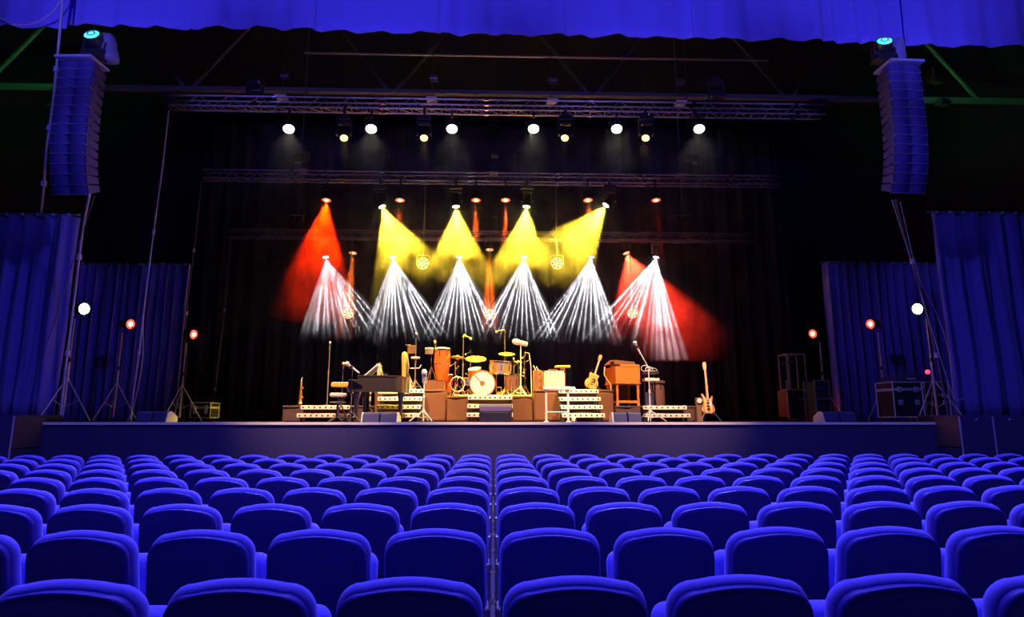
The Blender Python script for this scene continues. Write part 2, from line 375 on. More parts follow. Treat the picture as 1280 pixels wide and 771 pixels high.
def mover(label, p, aim, lens, top, group=None, r=.10, body=M_blkm, spotarg=None, gobo=0, base_on=True, name='moving_head'):
    """moving head: base up at z=top, yoke arms, tilting head; p is the lens centre"""
    d = Vector(aim).normalized(); hl = .2; c = Vector(p) - d*hl
    up = 1 if top > c.z else -1
    t = thing(name, label, 'moving light', c, group=group); H = abs(top-c.z)
    h = link('head', MB().lathe([(r*.5, .21), (r*.9, .17), (r*1.05, 0), (r*1.0, -.12), (r*.95, -.19), (r*.86, -.19), (r*.8, -.15)], 18).mesh('head', body, 40), t); h.rotation_euler = aimrot(d)
    ln = link('lens', MB().lathe([(r*.84, -.14), (r*.84, -.18), (r*.4, -.2), (.001, -.203)], 18).mesh('lens', lens, 40), t); ln.rotation_euler = aimrot(d)
    for s in (-1, 1): MB().box((s*(r+.045), 0, up*.10), (.05, .12, .28)).build('yoke_arm', body, t, bevel=.012)
    bo = min(.35, H-.075)
    MB().box((0, 0, up*(bo-.1)), (2*r+.15, .13, .06)).build('yoke_bridge', body, t, bevel=.012)
    MB().box((0, 0, up*bo), (2*r+.12, .24, .12)).build('base', body, t, bevel=.015)
    if H > .42: MB().box((0, 0, up*(H+.38)/2), (.06, .06, H-.38)).build('clamp', M_blkm, t)
    MB().box((0, 0, up*(H-.01)), (.09, .09, .03)).build('hook_plate', M_blkm, t)
    if spotarg: col, pw, half = spotarg; spot('beam_light', Vector(p)+d*.03, Vector(p)+d*3, col, pw, half, .12 if gobo else .25, .012 if gobo else .03, gobo=gobo, parent=t)
    return t
def blinder(label, p, group, topz):
    """round lamp with a bright ring of bulbs in a wire cage, on a drop pole from the truss"""
    t = thing('drop_lamp', label, 'lamp', p, group=group); r = .15
    MB().lathe([(r*.5, .16), (r*.9, .12), (r, .02), (r, -.06), (r*.9, -.06)], 18, axis=(0, 1, .0)).build('body', M_blkm, t, smooth=40)
    MB().lathe([(r*.42, .06), (r*.42, .085), (.001, .09)], 14, axis=(0, -1, -.1)).build('lens', L_warm, t)
    bm = MB().sph((0, 0, 0), .03, seg=8).mesh('bulb', L_hot, 180)
    for k in range(7):
        a = 2*PI*k/7; link('bulb', bm, t, (r*.72*math.cos(a), -.075, r*.72*math.sin(a)))
    MB().lathe([(r*1.02, .05), (r*1.12, .06), (r*1.12, .09), (r*1.0, .09)], 20, axis=(0, -1, 0), ring=True).build('rim', L_warm, t, smooth=40)
    MB().tube([(-r*1.2, 0, 0), (-r*1.2, 0, .2), (-r*.9, 0, .24), (r*.9, 0, .24), (r*1.2, 0, .2), (r*1.2, 0, 0)], .014, 5).build('yoke', M_alu, t)
    for s in (-.5, 0, .5): MB().cyl((s*r*2, -.02, .16), (s*r*2, -.02, .24), .008, seg=5).build('cage_bar', M_alu, t)
    MB().cyl((0, 0, .24), (0, 0, topz-p.z), .018, seg=6).build('drop_pole', M_alu, t)
    MB().box((0, 0, topz-p.z), (.28, .08, .05)).build('clamp', M_alu, t)
    l = bpy.data.lights.new('lamp_light', 'POINT'); l.energy = 5; l.color = (1, .3, .05); l.shadow_soft_size = .1
    o = bpy.data.objects.new('lamp_light', l); C.objects.link(o); o.parent = t; o.location = (0, -.6, 0)
    return t

# front truss: six white pars and four amber moving heads
g = 'white lamps under the front truss'
for px, lb in ((361, 'outermost on piano side'), (464, 'second from the piano-side end'), (565, 'third from the piano-side end'), (667, 'third from the bass-side end'), (771, 'second from the bass-side end'), (874, 'outermost on bass side')):
    p = at(px, 161, Y1-.12); ax = -p.x*.05
    par('white glowing lamp under the front truss, '+lb, p, (ax, -.6, -1), L_white, topz=Z1-.10, group=g, r=.125, spotarg=((1, .92, .75), 420, 26))
for px, lb, ax in ((430, 'nearest the piano side', .25), (530, 'second from piano side', .1), (706, 'second from bass side', -.2), (807, 'nearest the bass side', -.3)):
    p = at(px, 173, Y1-.3)
    mover('moving head with small amber lens under the front truss, '+lb, p, (ax, -.7, -1), L_amber, Z1-.10, group='amber moving heads on the front truss', r=.10, spotarg=((1, .7, .3), 260, 13))
for px, py, lb, ax in ((318, 103, 'above the piano-side end of the front truss', 1), (896, 101, 'above the bass-side end of the front truss', -1)):
    p = at(px+ax*9, py, Y1); 
    mover('unlit moving head standing %s' % lb, p, (ax, -.5, -.1), M_chrome, Z1+.10, r=.12)
for px, py, lb, ax in ((372, 197, 'on the piano side', 1), (868, 197, 'on the bass side', -1)):
    p = at(px+ax*6, py, Y1+1.2); zt = 14
    t = thing('hanging_camera', 'small dark unlit fixture hanging between two trusses '+lb, 'fixture', p)
    MB().lathe([(.05, -.2), (.09, -.18), (.09, .1), (.12, .16), (.10, .16)], 14, axis=(ax, -.3, -.1)).build('body', M_blkm, t, smooth=40)
    MB().lathe([(.09, .13), (.09, .145), (.001, .15)], 14, axis=(ax, -.3, -.1)).build('lens', M_chrome, t)
    MB().cyl((0, 0, .05), (0, 0, 14-p.z), .015, seg=6).build('drop_pole', M_blkm, t)
    MB().box((-ax*.12, 0, -.14), (.12, .08, .05)).build('junction_box', M_alu, t)

# middle truss: red pars and yellow moving heads
for px, lb, half, pw in ((408, 'farthest toward the piano side', 21, 7500), (500, 'beside the yellow head nearest the piano', 6, 4500), (595, 'piano-side one of the close pair', 6, 4500),
              (632, 'bass-side one of the close pair', 6, 4500), (735, 'beside the yellow head nearest the bass guitar', 6, 4500), (820, 'farthest toward the bass side', 4, 600)):
    p = at(px, 250, Y2-.15); out = px in (408, 820)
    par('red glowing par can under the middle truss, '+lb, p, (0, -.2, -1), L_red, topz=Z2-.10, group='red par cans on the middle truss', r=.13, core=L_hot,
        spotarg=((1, .02, .0) if out else (1, .10, .01), pw, half))
for px, py, lb, ax in ((478, 259, 'throwing its cone inward over the piano', .42), (570, 259, 'throwing its cone straight down left of the drums', .06), (658, 259, 'throwing its cone straight down right of the drums', -.08), (757, 257, 'throwing its wide cone inward over the organ', -.75)):
    p = at(px, py, Y2-.14)
    mover('moving head with bright yellow beam, '+lb, p, (ax, -.12, -1), L_yel, Z2-.10, group='yellow beam heads on the middle truss', r=.11, spotarg=((1, .66, .03), 7600, 27))
# rear truss: six gobo heads, three small pars, drop lamps
for i, (px, lb) in enumerate(((407, 'outermost on the piano side'), (491, 'second from the piano side'), (574, 'third from the piano side'), (655, 'third from the bass side'), (739, 'second from the bass side'), (820, 'outermost on the bass side'))):
    p = at(px, 322, Y3-.16); ax = -(px-613)/200*.26
    mover('moving head fanning white rays through the haze, '+lb, p, (ax, -.04, -1), L_beam, Z3-.10, group='white ray heads on the rear truss', r=.11, body=M_alu if i in (0, 5) else M_blkm, spotarg=((.95, .93, 1), 36000, 30), gobo=i+1)
for px, py, lb in ((441, 316, 'over the piano'), (612, 312, 'over the drums'), (783, 316, 'over the organ')):
    p = at(px, py, Y3+.10)
    par('orange par can on the rear truss drop pole '+lb, p, (.28 if px == 783 else 0, -.2, -1), L_warm, topz=Z3-.10, group='orange par cans on drop poles', r=.13, core=L_hot, spotarg=((1, .03, .012), 6500, 34) if px == 783 else ((1, .14, .01), 9000, 7))
g = 'round drop lamps with rings of bulbs'
for px, py, Y, zt, lb in ((529, 330, Y2+.12, Z2-.12, 'high pole, piano side'), (696, 330, Y2+.12, Z2-.12, 'high pole, bass side'),
                     (436, 392, Y3-.12, Z3-.12, 'low pole over the piano'), (612, 393, Y3-.12, Z3-.12, 'low pole over the drums'), (790, 392, Y3-.12, Z3-.12, 'low pole over the organ')):
    blinder('round lamp with glowing orange bulbs on '+lb, at(px, py, Y), g, zt)
for px, lb in ((372, 'piano'), (853, 'bass')):
    p = at(px, 269, Y2+1); t = thing('drop_bar', 'unlit short crossbar hanging on a thin pole, %s side' % lb, 'bar', p)
    MB().cyl((-.22, 0, 0), (.22, 0, 0), .02, seg=8).build('crossbar', M_alu, t); MB().cyl((0, 0, 0), (0, 0, 14-p.z), .012, seg=6).build('drop_pole', M_alu, t)
    for s in (-1, 1): MB().lathe([(.03, 0), (.06, -.06), (.07, -.2), (.05, -.2)], 12, org=(s*.13, 0, -.02)).build('socket', M_blkm, t, smooth=40)
# small flood lights in the roof
for px, py, lb, rz in ((65, 128, 'beside the piano-side speaker column', -.3), (1178, 129, 'beside the bass-side speaker column', .3), (1022, 128, 'past the bass-side end of the front truss', .1), (215, 128, 'at the piano-side end of the front truss', -.1), (1170, 101, 'high above the bass-side speaker column', .2)):
    p = at(px, py, 14.9); t = thing('flood_light', 'small square roof flood light '+lb, 'flood light', p, rz)
    MB().box((0, 0, 0), (.34, .2, .09)).build('body', M_blkm, t, bevel=.01); MB().box((0, -.11, -.02), (.3, .02, .1), Matrix.Rotation(.5, 3, 'X')).build('glass', M_chrome, t)
    MB().box((0, .05, (zr-p.z)/2 if zr > p.z else .15), (.04, .04, abs(zr-p.z)+.05)).build('bracket', M_blkm, t)

# ------------------------------------------------------------------ haze hanging among the trusses
def haze(name, label, x0, x1, y0, y1, z0, z1, dens, zlo, zhi, nscale, lo, hi, seed, blobs=(), fade=None):
    o = MB().box(((x0+x1)/2, (y0+y1)/2, (z0+z1)/2), (x1-x0, y1-y0, z1-z0)).build(name, None); o['kind'] = 'stuff'; o['label'] = label; o['category'] = 'haze'
    m = bpy.data.materials.new(name); m.use_nodes = True; nt = m.node_tree; N = nt.nodes; L = nt.links; N.clear()
    out = N.new('ShaderNodeOutputMaterial'); vs = N.new('ShaderNodeVolumeScatter'); L.new(vs.outputs[0], out.inputs['Volume']); vs.inputs['Anisotropy'].default_value = 0
    tc = N.new('ShaderNodeTexCoord')
    def math_(op, a, b):
        n = N.new('ShaderNodeMath'); n.operation = op
        for i, v in enumerate((a, b)):
            if isinstance(v, (int, float)): n.inputs[i].default_value = v
            else: L.new(v, n.inputs[i])
        return n.outputs[0]
    off = N.new('ShaderNodeVectorMath'); off.inputs[1].default_value = (seed, seed*2.1, 0); L.new(tc.outputs['Object'], off.inputs[0])
    no = N.new('ShaderNodeTexNoise'); no.inputs['Scale'].default_value = nscale; no.inputs['Detail'].default_value = 3; no.inputs['Roughness'].default_value = .6; L.new(off.outputs[0], no.inputs['Vector'])
    mr = N.new('ShaderNodeMapRange'); mr.inputs[1].default_value = lo; mr.inputs[2].default_value = hi; mr.inputs[3].default_value = .12; mr.inputs[4].default_value = 1; L.new(no.outputs[0], mr.inputs[0])
    sx = N.new('ShaderNodeSeparateXYZ'); L.new(tc.outputs['Object'], sx.inputs[0])
    zz = math_('ADD', sx.outputs[2], math_('MULTIPLY', math_('SUBTRACT', no.outputs[0], .5), 1.6))
    m2 = N.new('ShaderNodeMapRange'); m2.interpolation_type = 'SMOOTHSTEP'; m2.inputs[1].default_value = zlo; m2.inputs[2].default_value = zhi; L.new(zz, m2.inputs[0])
    d = math_('MULTIPLY', math_('MULTIPLY', mr.outputs[0], m2.outputs[0]), dens)
    if fade:
        m3 = N.new('ShaderNodeMapRange'); m3.interpolation_type = 'SMOOTHSTEP'; m3.inputs[1].default_value = fade[0]; m3.inputs[2].default_value = fade[1]; m3.inputs[3].default_value = 1; m3.inputs[4].default_value = fade[2]
        L.new(sx.outputs[2], m3.inputs[0]); d = math_('MULTIPLY', d, m3.outputs[0])
    for (c, r, k) in blobs:
        vd = N.new('ShaderNodeVectorMath'); vd.operation = 'DISTANCE'; L.new(tc.outputs['Object'], vd.inputs[0]); vd.inputs[1].default_value = c
        bb = N.new('ShaderNodeMapRange'); bb.interpolation_type = 'SMOOTHSTEP'; bb.inputs[1].default_value = r; bb.inputs[2].default_value = 0; L.new(vd.outputs['Value'], bb.inputs[0])
        d = math_('ADD', d, math_('MULTIPLY', math_('MULTIPLY', bb.outputs[0], mr.outputs[0]), k))
    m.cycles.volume_sampling = 'EQUIANGULAR'
    L.new(d, vs.inputs['Density']); o.data.materials.append(m); return o
haze('stage_haze', 'cloudy stage haze that catches the yellow and red beams', -6.5, 6.5, 15.7, 17.2, 3.9, 9.2, .32, 4.9, 6.3, 1.7, .40, .60, 3.3, blobs=[(tuple(at(408, 335, 16.4)), 2.3, .35)])
haze('stage_haze', 'cloudy stage haze that catches the fans of white rays', -8.5, 9, 18.7, 20.0, 3.2, 8.4, .30, 3.8, 4.9, 1.3, .30, .60, 9.1, fade=(5.0, 6.6, .35), blobs=[(tuple(at(800, 340, 19.3)), 1.5, .5), (tuple(at(850, 400, 19.3)), 1.9, .4)])

haze('thin_haze', 'thin haze drifting under the front lighting truss', -6, 6, 12.7, 14.2, 5.5, 8.9, .014, 5.5, 7.6, 1.2, .35, .65, 5.7)

# ------------------------------------------------------------------ speaker columns
def column(side, px, ptop, label, seed):
    Y = 10.7; top = at(px, ptop, Y); n = 14; bh = .178; w = .62; dp = .42
    t = thing('speaker_column', label, 'speaker', top)
    ry = side*.04
    rot = Matrix.Rotation(ry, 3, 'Z'); t.rotation_euler = (0, 0, ry)
    MB().box((0, .1, .03), (w+.06, dp+.1, .05)).build('rigging_frame', M_pae, t, bevel=.008)
    for s in (-1, 1): MB().box((s*.29, .1, .07), (.03, .3, .05)).build('rigging_bar', M_blkm, t)
    y = 0; z = 0
    me_b = MB().loops([[( -w/2, -.0, -bh/2+.006), (w/2, -.0, -bh/2+.006), (w/2, 0, bh/2-.006), (-w/2, 0, bh/2-.006)], [(-w/2*.8, dp, -bh/2+.03), (w/2*.8, dp, -bh/2+.03), (w/2*.8, dp, bh/2-.03), (-w/2*.8, dp, bh/2-.03)]]).mesh('speaker_box', M_pa, bevel=.006)
    # two convex grille halves meeting in a central groove
    def half(s):
        a = []
        for zz in (-bh/2+.01, bh/2-.01):
            a.append([(s*w*.49, 0, zz), (s*w*.49, -.02, zz), (s*w*.40, -.055, zz), (s*w*.25, -.07, zz), (s*w*.12, -.055, zz), (s*.012, -.01, zz), (s*.012, 0, zz)])
        return MB().loops(a).mesh('grille', M_paf, 40)
    gr = {s: half(s) for s in (-1, 1)}
    lip = MB().box((0, -.01, -bh/2+.003), (w+.004, .10, .007)).mesh('lip', M_pae)
    side_p = MB().box((0, 0, 0), (.02, .14, bh*.8)).mesh('side_plate', M_pa, bevel=.004)
    ang = 0
    for k in range(n):
        ang += rad(.2 + 5.5*(k/n)**2.2) if k else rad(-1.0)
        c, s_ = math.cos(ang), math.sin(ang)
        zc = z - c*bh/2; yc = y + s_*bh/2
        b = link('speaker_box', me_b, t, (0, yc, zc)); b.rotation_euler = (ang, 0, 0)
        for s in (-1, 1):
            link('grille', gr[s], b)
            link('side_plate', side_p, b, (s*(w/2+.012), .05, 0))
        link('lip', lip, b)
        z -= c*bh; y += s_*bh
    bot = Vector(top) + rot @ Vector((0, y, z))
    # lamp on top with its rain cover
    lp = at(114 if side < 0 else 1106, 42 if side < 0 else 50, Y-.15); d = Vector((-.15*side-.1, -.75, .45 if side > 0 else .35))
    h = mover('moving head with round cyan lens standing on the %s-side speaker column' % ('piano' if side < 0 else 'bass'), lp, d, L_cyan, top.z+.06, r=.15)
    rb = MB().lathe([(.045, .02), (.075, .02), (.075, .03), (.045, .03)], 18, ring=True).mesh('ring', M_white, 40); q = link('ring', rb, h); q.rotation_euler = aimrot(-d); q.location = d.normalized()*.185
    cx = at(128 if side < 0 else 1127, 62, Y).x
    tcv = thing('rain_cover', 'crumpled clear plastic cover beside the lamp on the %s-side speaker column' % ('piano' if side < 0 else 'bass'), 'plastic cover', (cx-side*.05, Y+.1, top.z+.08))
    rr = random.Random(seed); rings = []
    for j in range(7):
        v = j/6; rings.append([((.16+.03*math.sin(3*v+k))*(1-.25*v)*math.cos(2*PI*k/14)*(1+.15*rr.uniform(-1, 1))+side*.04*v, .12*math.sin(2*PI*k/14)*(1+.2*rr.uniform(-1, 1)), .5*v) for k in range(14)])
    MB().loops(rings).build('film', M_film, tcv, smooth=180)
    return top, bot
PL = column(-1, 98, 77, 'tall curved blue-lit speaker column hanging on the piano side', 5)
PR = column(1, 1128, 82, 'tall curved blue-lit speaker column hanging on the bass guitar side', 6)

# hanging cables
def cable(label, pts, r, m, group=None, clips=0, floor=False):
    """pts: (px,py,Y) marks along the run"""
    P = [at(*p) for p in pts]
    if floor: P[-1].z = SZ+r
    base = P[-1]; q = []
    for i in range(len(P)-1):
        p0, p1, p2, p3 = P[max(i-1, 0)], P[i], P[i+1], P[min(i+2, len(P)-1)]
        for k in range(8):
            u = k/8; q.append(.5*((2*p1)+(p2-p0)*u+(2*p0-5*p1+4*p2-p3)*u*u+(3*p1-p0-3*p2+p3)*u**3))
    q.append(P[-1]); t = thing('hanging_cable', label, 'cable', base, group=group)
    MB().tube([v-base for v in q], r, 6).build('line', m, t, smooth=180)
    for k in range(clips):
        c = q[int((k+1)*len(q)/(clips+1))]-base; MB().cyl(c+Vector((0, 0, -.05)), c+Vector((0, 0, .05)), r*2.2, seg=8).build('tape_band', M_pae, t)
    return t
cable('thick pale cable running down past the piano-side speaker column', [(80, -20, 10.9), (72, 70, 10.9), (66, 130, 10.9), (58, 190, 10.9), (54, 240, 11.6), (51, 268, 12.62)], .022, M_cablel, clips=3)
cable('pale looped cable draped across the border cloth', [(-8, 18, 10.9), (15, 29, 10.9), (35, 31, 10.9), (60, 20, 10.9), (76, 0, 10.9), (80, -20, 10.9)], .013, M_cablel)
cable('cable bundle dropping from the piano-side speaker column to the deck', [(112, 243, 10.9), (103, 290, 11.6), (92, 380, 12.2), (82, 460, 12.4), (75, 524, 12.5)], .022, M_cablel, clips=2)
cable('thin slack cable beside the piano-side column bundle', [(118, 246, 10.9), (100, 300, 11.5), (55, 440, 12.2), (20, 518, 12.3)], .008, M_cable)
cable('pale cable dropping from the piano-side end of the front truss', [(211, 138, Y1), (204, 200, Y1), (192, 290, Y1), (181, 380, Y1), (174, 440, Y1), (167, 490, Y1), (164, 523, Y1)], .016, M_cablel, clips=2, floor=True)
cable('second strand hanging beside the front truss cable', [(205, 200, Y1+.1), (191, 300, Y1+.1), (180, 390, Y1+.1), (178, 450, Y1+.1), (168, 505, Y1+.1), (160, 520, Y1+.1)], .010, M_cablel, floor=True)
cable('dim cable dropping from the piano-side end of the middle truss', [(252, 226, Y2), (245, 290, Y2), (238, 350, Y2), (232, 410, Y2), (226, 522, Y2)], .016, M_cable, clips=2, floor=True)
cable('dim cable dropping from the piano-side end of the rear truss', [(288, 300, Y3), (284, 350, Y3), (278, 410, Y3), (271, 470, Y3), (265, 507, Y3), (263, 520, Y3)], .018, M_cable, clips=2, floor=True)
cable('thick cable dropping from the bass-side speaker column', [(1119, 250, 10.9), (1130, 290, 11.5), (1147, 350, 12), (1165, 420, 12.2), (1178, 480, 12.3), (1186, 521, 12.35)], .02, M_cable, clips=2)
cable('pale thin cable dropping from the bass-side speaker column', [(1115, 250, 10.95), (1140, 330, 11.9), (1158, 390, 12.1), (1178, 455, 12.2), (1193, 497, 12.2), (1206, 497, 12.2)], .008, M_cablel)
cable('slack thin cable between the bass-side column and the side curtain', [(1125, 252, 10.9), (1148, 345, 11.9), (1170, 390, 12.3), (1186, 440, 12.4), (1192, 500, 12.4)], .006, M_cablel)

# ------------------------------------------------------------------ theatre seats
def outline(w0, w1, z0, z1, r, ins, bow=.018, n=6):
    """rounded-top back outline, walked round; returns (x,z)"""
    h0, h1 = w0/2-ins, w1/2-ins; zb, zt = z0+ins, z1-ins; rr = max(.02, r-ins*.6); P = [(-h0*.94, zb), (h0*.94, zb), (h0, zb+.03), (h0*.55+h1*.45, zb+(zt-rr-zb)*.5), (h1, zt-rr)]
    for k in range(1, n+1):
        a = PI/2*k/n; P.append((h1-rr+rr*math.cos(a), zt-rr+rr*math.sin(a)))
    m = 6; xa = h1-rr
    for k in range(1, m): P.append((xa-2*xa*k/m, zt+bow*(1-((k/m)*2-1)**2)))
    for k in range(0, n): 
        a = PI/2+PI/2*k/n; P.append((-h1+rr+rr*math.cos(a), zt-rr+rr*math.sin(a)))
    P += [(-h1, zt-rr), (-(h0*.55+h1*.45), zb+(zt-rr-zb)*.5), (-h0, zb+.03)]
    return P
def backloop(ins, y, dz=0, cut=0):
    o = outline(.478, .463, .38, .820, .085, ins)
    R_ = []
    for x, z in o:
        yy = y + .35*x*x; z2 = z+dz*max(0, (z-.6)/.22)
        R_.append((x, yy + -(z2-.38)*.17, z2))
    return R_
seat0 = thing('theatre_seat', 'seat', 'seat')
MB().loops([backloop(.052, -.004), backloop(.046, -.006), backloop(.040, -.016), backloop(.014, -.021), backloop(.003, -.014), backloop(0, -.002), backloop(.002, .018)]).build('back_shell', M_shell, seat0, smooth=50)
MB().loops([backloop(.02, .018), backloop(.008, .020, .006), backloop(-.008, .030, .010), backloop(-.011, .052, .012), backloop(-.008, .070, .010), backloop(.012, .090, .004), backloop(.06, .10), backloop(.12, .098)]).build('back_cushion', M_seat, seat0, smooth=60)
sc = []
for ins, y in ((.03, .15), (.004, .165), (0, .20), (.01, .235), (.05, .25)):
    sc.append([(x, y+.02+(z-.3)*.12, z) for x, z in outline(.46, .47, .30, .70, .06, ins, .0)])
MB().loops(sc).build('seat_cushion', M_seat, seat0, smooth=60)
for s in (-1, 1):
    lg = MB().box((s*.246, .10, .24), (.028, .05, .48)).build('leg', M_metal, seat0, bevel=.004)
    MB().box((s*.246, .12, .012), (.04, .26, .024)).build('foot', M_metal, lg, bevel=.004)
    MB().box((s*.238, .06, .47), (.04, .14, .05)).build('bracket', M_metal, seat0, bevel=.006)
ORD = ['front', 'second', 'third', 'fourth', 'fifth', 'sixth', 'seventh', 'eighth', 'ninth']
NUM = ['first', 'second', 'third', 'fourth', 'fifth', 'sixth', 'seventh', 'eighth', 'ninth', 'tenth', 'eleventh', 'twelfth', 'thirteenth', 'fourteenth', 'fifteenth', 'sixteenth', 'seventeenth', 'eighteenth', 'nineteenth']
PITCH = .55; used = False
for k in range(9):
    Y = 2.14 + .937*k
    for i in range(-18, 18):
        x = .275 + PITCH*i; u, v = proj((x, Y, .8)); u0 = proj((x-.25, Y, .8))[0]; u1 = proj((x+.25, Y, .8))[0]
        if u1 < -4 or u0 > 1284: continue
        n = i if i >= 0 else -i-1
        lb = 'blue padded seat, %s row from stage, %s from centre on %s side' % (ORD[8-k], NUM[n], 'bass guitar' if i >= 0 else 'piano')
        # the sight line of the top rear edge sits at Y; the back leans .075 behind its base
        loc = (x, Y+.085, 0)
        if not used: o = seat0; o.location = loc; o['label'] = lb; used = True
        else: o = dup(seat0, loc, None, lb)
        o['group'] = 'blue theatre seats in straight rows'

# ------------------------------------------------------------------ risers and steps
YF = 14.5
def riser(label, a, b, py, yf, depth, m):
    x0, x1 = X(a, yf), X(b, yf); h = Z(py, yf)-SZ; w = x1-x0
    t = thing('band_riser', label, 'riser', ((x0+x1)/2, yf, SZ))
    MB().box((0, depth/2, h-.02), (w, depth, .04)).build('deck_board', m, t, bevel=.006)
    MB().box((0, depth/2+.03, (h-.04)/2), (w-.08, depth-.1, h-.04)).build('frame', M_blk, t)
    c = cloth(-w/2+.004, w/2-.004, .004, h-.035, .022, max(2, w*1.6), .009, int(a)).build('skirt', m, t, smooth=180); c.modifiers.new('thick', 'SOLIDIFY').thickness = .006
    for s in (-1, 1): MB().box((s*(w/2-.012), depth/2+.04, (h-.04)/2), (.012, depth-.12, h-.05)).build('side_skirt', m, t)
    return SZ+h, (x0, x1)
RA, _ = riser('low mauve skirted riser holding the slim woodwind, beside the piano', 352, 466, 507, YF, 1.6, M_skirtm)
RB, _ = riser('tall brown skirted riser holding the congas', 467, 557.3, 487, YF, 1.8, M_skirt)
RC, _ = riser('brown skirted riser carrying the drum kit', 558, 666, 495, YF-.25, 2.1, M_skirt)
RD, _ = riser('tall brown skirted riser holding the cream amplifier', 667, 768, 487, YF, 1.8, M_skirt)
RE, _ = riser('low dark skirted riser holding the wooden organ', 769, 870, 507, YF, 1.8, M_skirtm)
def steps(label, a, b, top, yf, n, nh, td=.24):
    x0, x1 = X(a, yf), X(b, yf); w = x1-x0; H = top-SZ; yb = yf-.012
    t = thing('stage_steps', label, 'steps', ((x0+x1)/2, yb, SZ), group='white edged steps up to the risers')
    lip = MB().box((0, .02, -.075), (w-.02, .05, .03)).mesh('lip', M_skirt, bevel=.006)
    nos = MB().box((0, 0, -.045), (w, .02, .085)).mesh('nosing', M_white, bevel=.006)
    brd = MB().box((0, td/2, -.012), (w, td-.01, .024)).mesh('tread', M_white, bevel=.004)
    hm = MB()
    for k in range(nh): hm.cyl((-w/2+w*(k+.5)/nh, -.009, -.045), (-w/2+w*(k+.5)/nh, -.014, -.045), .021, seg=8)
    hm = hm.mesh('holes', M_hole)
    for k in range(n):
        z = H*(k+1)/n; y = -td*(n-k)
        b_ = link('tread', brd, t, (0, y, z)); link('nosing', nos, b_); link('lip', lip, b_)
        q = link('holes', hm, b_); q['kind'] = 'stuff'
        for s in (-1, 1): MB().box((s*(w/2-.06), td*.5, -.05-z/2+.012), (.04, .04, z-.1)).build('strut', M_blkm, b_) if z > .14 else None
    return t
steps('two-tread white edged steps up to the mauve riser by the piano', 379, 441, RA, YF, 2, 9)
steps('four-tread white edged steps behind the piano', 476, 530, RB, YF, 4, 9)
steps('white edged steps below the bass drum', 585, 640, RC, YF-.25, 3, 9)
steps('four-tread white edged steps below the cream amplifier', 697, 747, RD, YF, 4, 8)
steps('two-tread white edged steps below the organ', 801, 855, RE, YF, 2, 8)
# white guard frame on the amplifier side
Y = 12.9; x0, x1 = X(683, Y), X(710.5, Y); zt = Z(487, Y)-SZ
t = thing('guard_frame', 'white metal guard frame standing before the amplifier riser steps', 'frame', ((x0+x1)/2, Y, SZ)); w = x1-x0
for s in (-1, 1):
    MB().cyl((s*w/2, 0, .01), (s*w/2, 0, zt), .022, seg=8).build('post', M_white, t, smooth=40); MB().lathe([(.06, 0), (.06, .012), (.02, .02)], 12, org=(s*w/2, 0, 0)).build('foot', M_white, t)
MB().cyl((-w/2, 0, .2), (w/2, 0, .2), .014, seg=8).build('rail', M_white, t); MB().box((0, .06, zt+.03), (w+.12, .22, .07)).build('top_ledge', M_white, t, bevel=.012)
l = bpy.data.lights.new('floor_lamp_light', 'POINT')
p = at(717, 520, 13.2); tl = thing('step_lamp', 'small glowing orange lamp on the deck before the amplifier steps', 'lamp', (p.x, 13.2, SZ))
MB().lathe([(.06, 0), (.07, .02), (.05, .05), (.02, .055)], 14).build('base', M_blkm, tl); MB().sph((0, 0, .085), .045).build('bulb', L_warm, tl, smooth=180)
l.energy = 6; l.color = (1, .3, .04); l.shadow_soft_size = .05; lo = bpy.data.objects.new('lamp_light', l); C.objects.link(lo); lo.parent = tl; lo.location = (0, -.1, .12)

# ------------------------------------------------------------------ stands and microphones
def tripod(t, r, h, leg_m, z0=.0, spread=.32, hub=.28, a0=.4, n=3, lr=.009):
    for k in range(n):
        a = a0+2*PI*k/n; e = Vector((spread*math.cos(a), spread*math.sin(a), z0+.012))
        lg = MB().cyl((.02*math.cos(a), .02*math.sin(a), z0+hub), e, lr, seg=6).build('leg', leg_m, t)
        MB().sph(e, lr*1.5, seg=6).build('rubber_foot', M_blk, lg)
        MB().cyl((0, 0, z0+hub*.35), e*.5+Vector((0, 0, (z0+hub)*.5)), lr*.6, seg=5).build('brace', leg_m, t)
    MB().cyl((0, 0, z0+hub-.04), (0, 0, z0+hub+.03), .03, seg=10).build('hub', leg_m, t)
def mic_stand(label, p, h, m, boom=None, base='tri', group=None, spread=.28):
    t = thing('mic_stand', label, 'stand', p, group=group)
    if base == 'tri': tripod(t, .01, h, m, spread=spread, hub=.22, a0=random.uniform(0, 2))
    else: MB().lathe([(.13, 0), (.13, .015), (.03, .035)], 18).build('round_base', m, t)
    MB().cyl((0, 0, .02), (0, 0, h*.55), .014, seg=8).build('lower_tube', m, t, smooth=40); MB().cyl((0, 0, h*.5), (0, 0, h), .010, seg=8).build('upper_tube', m, t, smooth=40)
    MB().cyl((0, 0, h*.53), (0, 0, h*.53+.06), .022, seg=8).build('clutch', m, t)
    if boom:
        b = Vector(boom); MB().sph((0, 0, h), .028, seg=8).build('joint', m, t); MB().cyl(Vector((0, 0, h))-b*.15, Vector((0, 0, h))+b, .009, seg=7).build('boom', m, t, smooth=40)
        return t, Vector(p)+Vector((0, 0, h))+b
    return t, Vector(p)+Vector((0, 0, h))
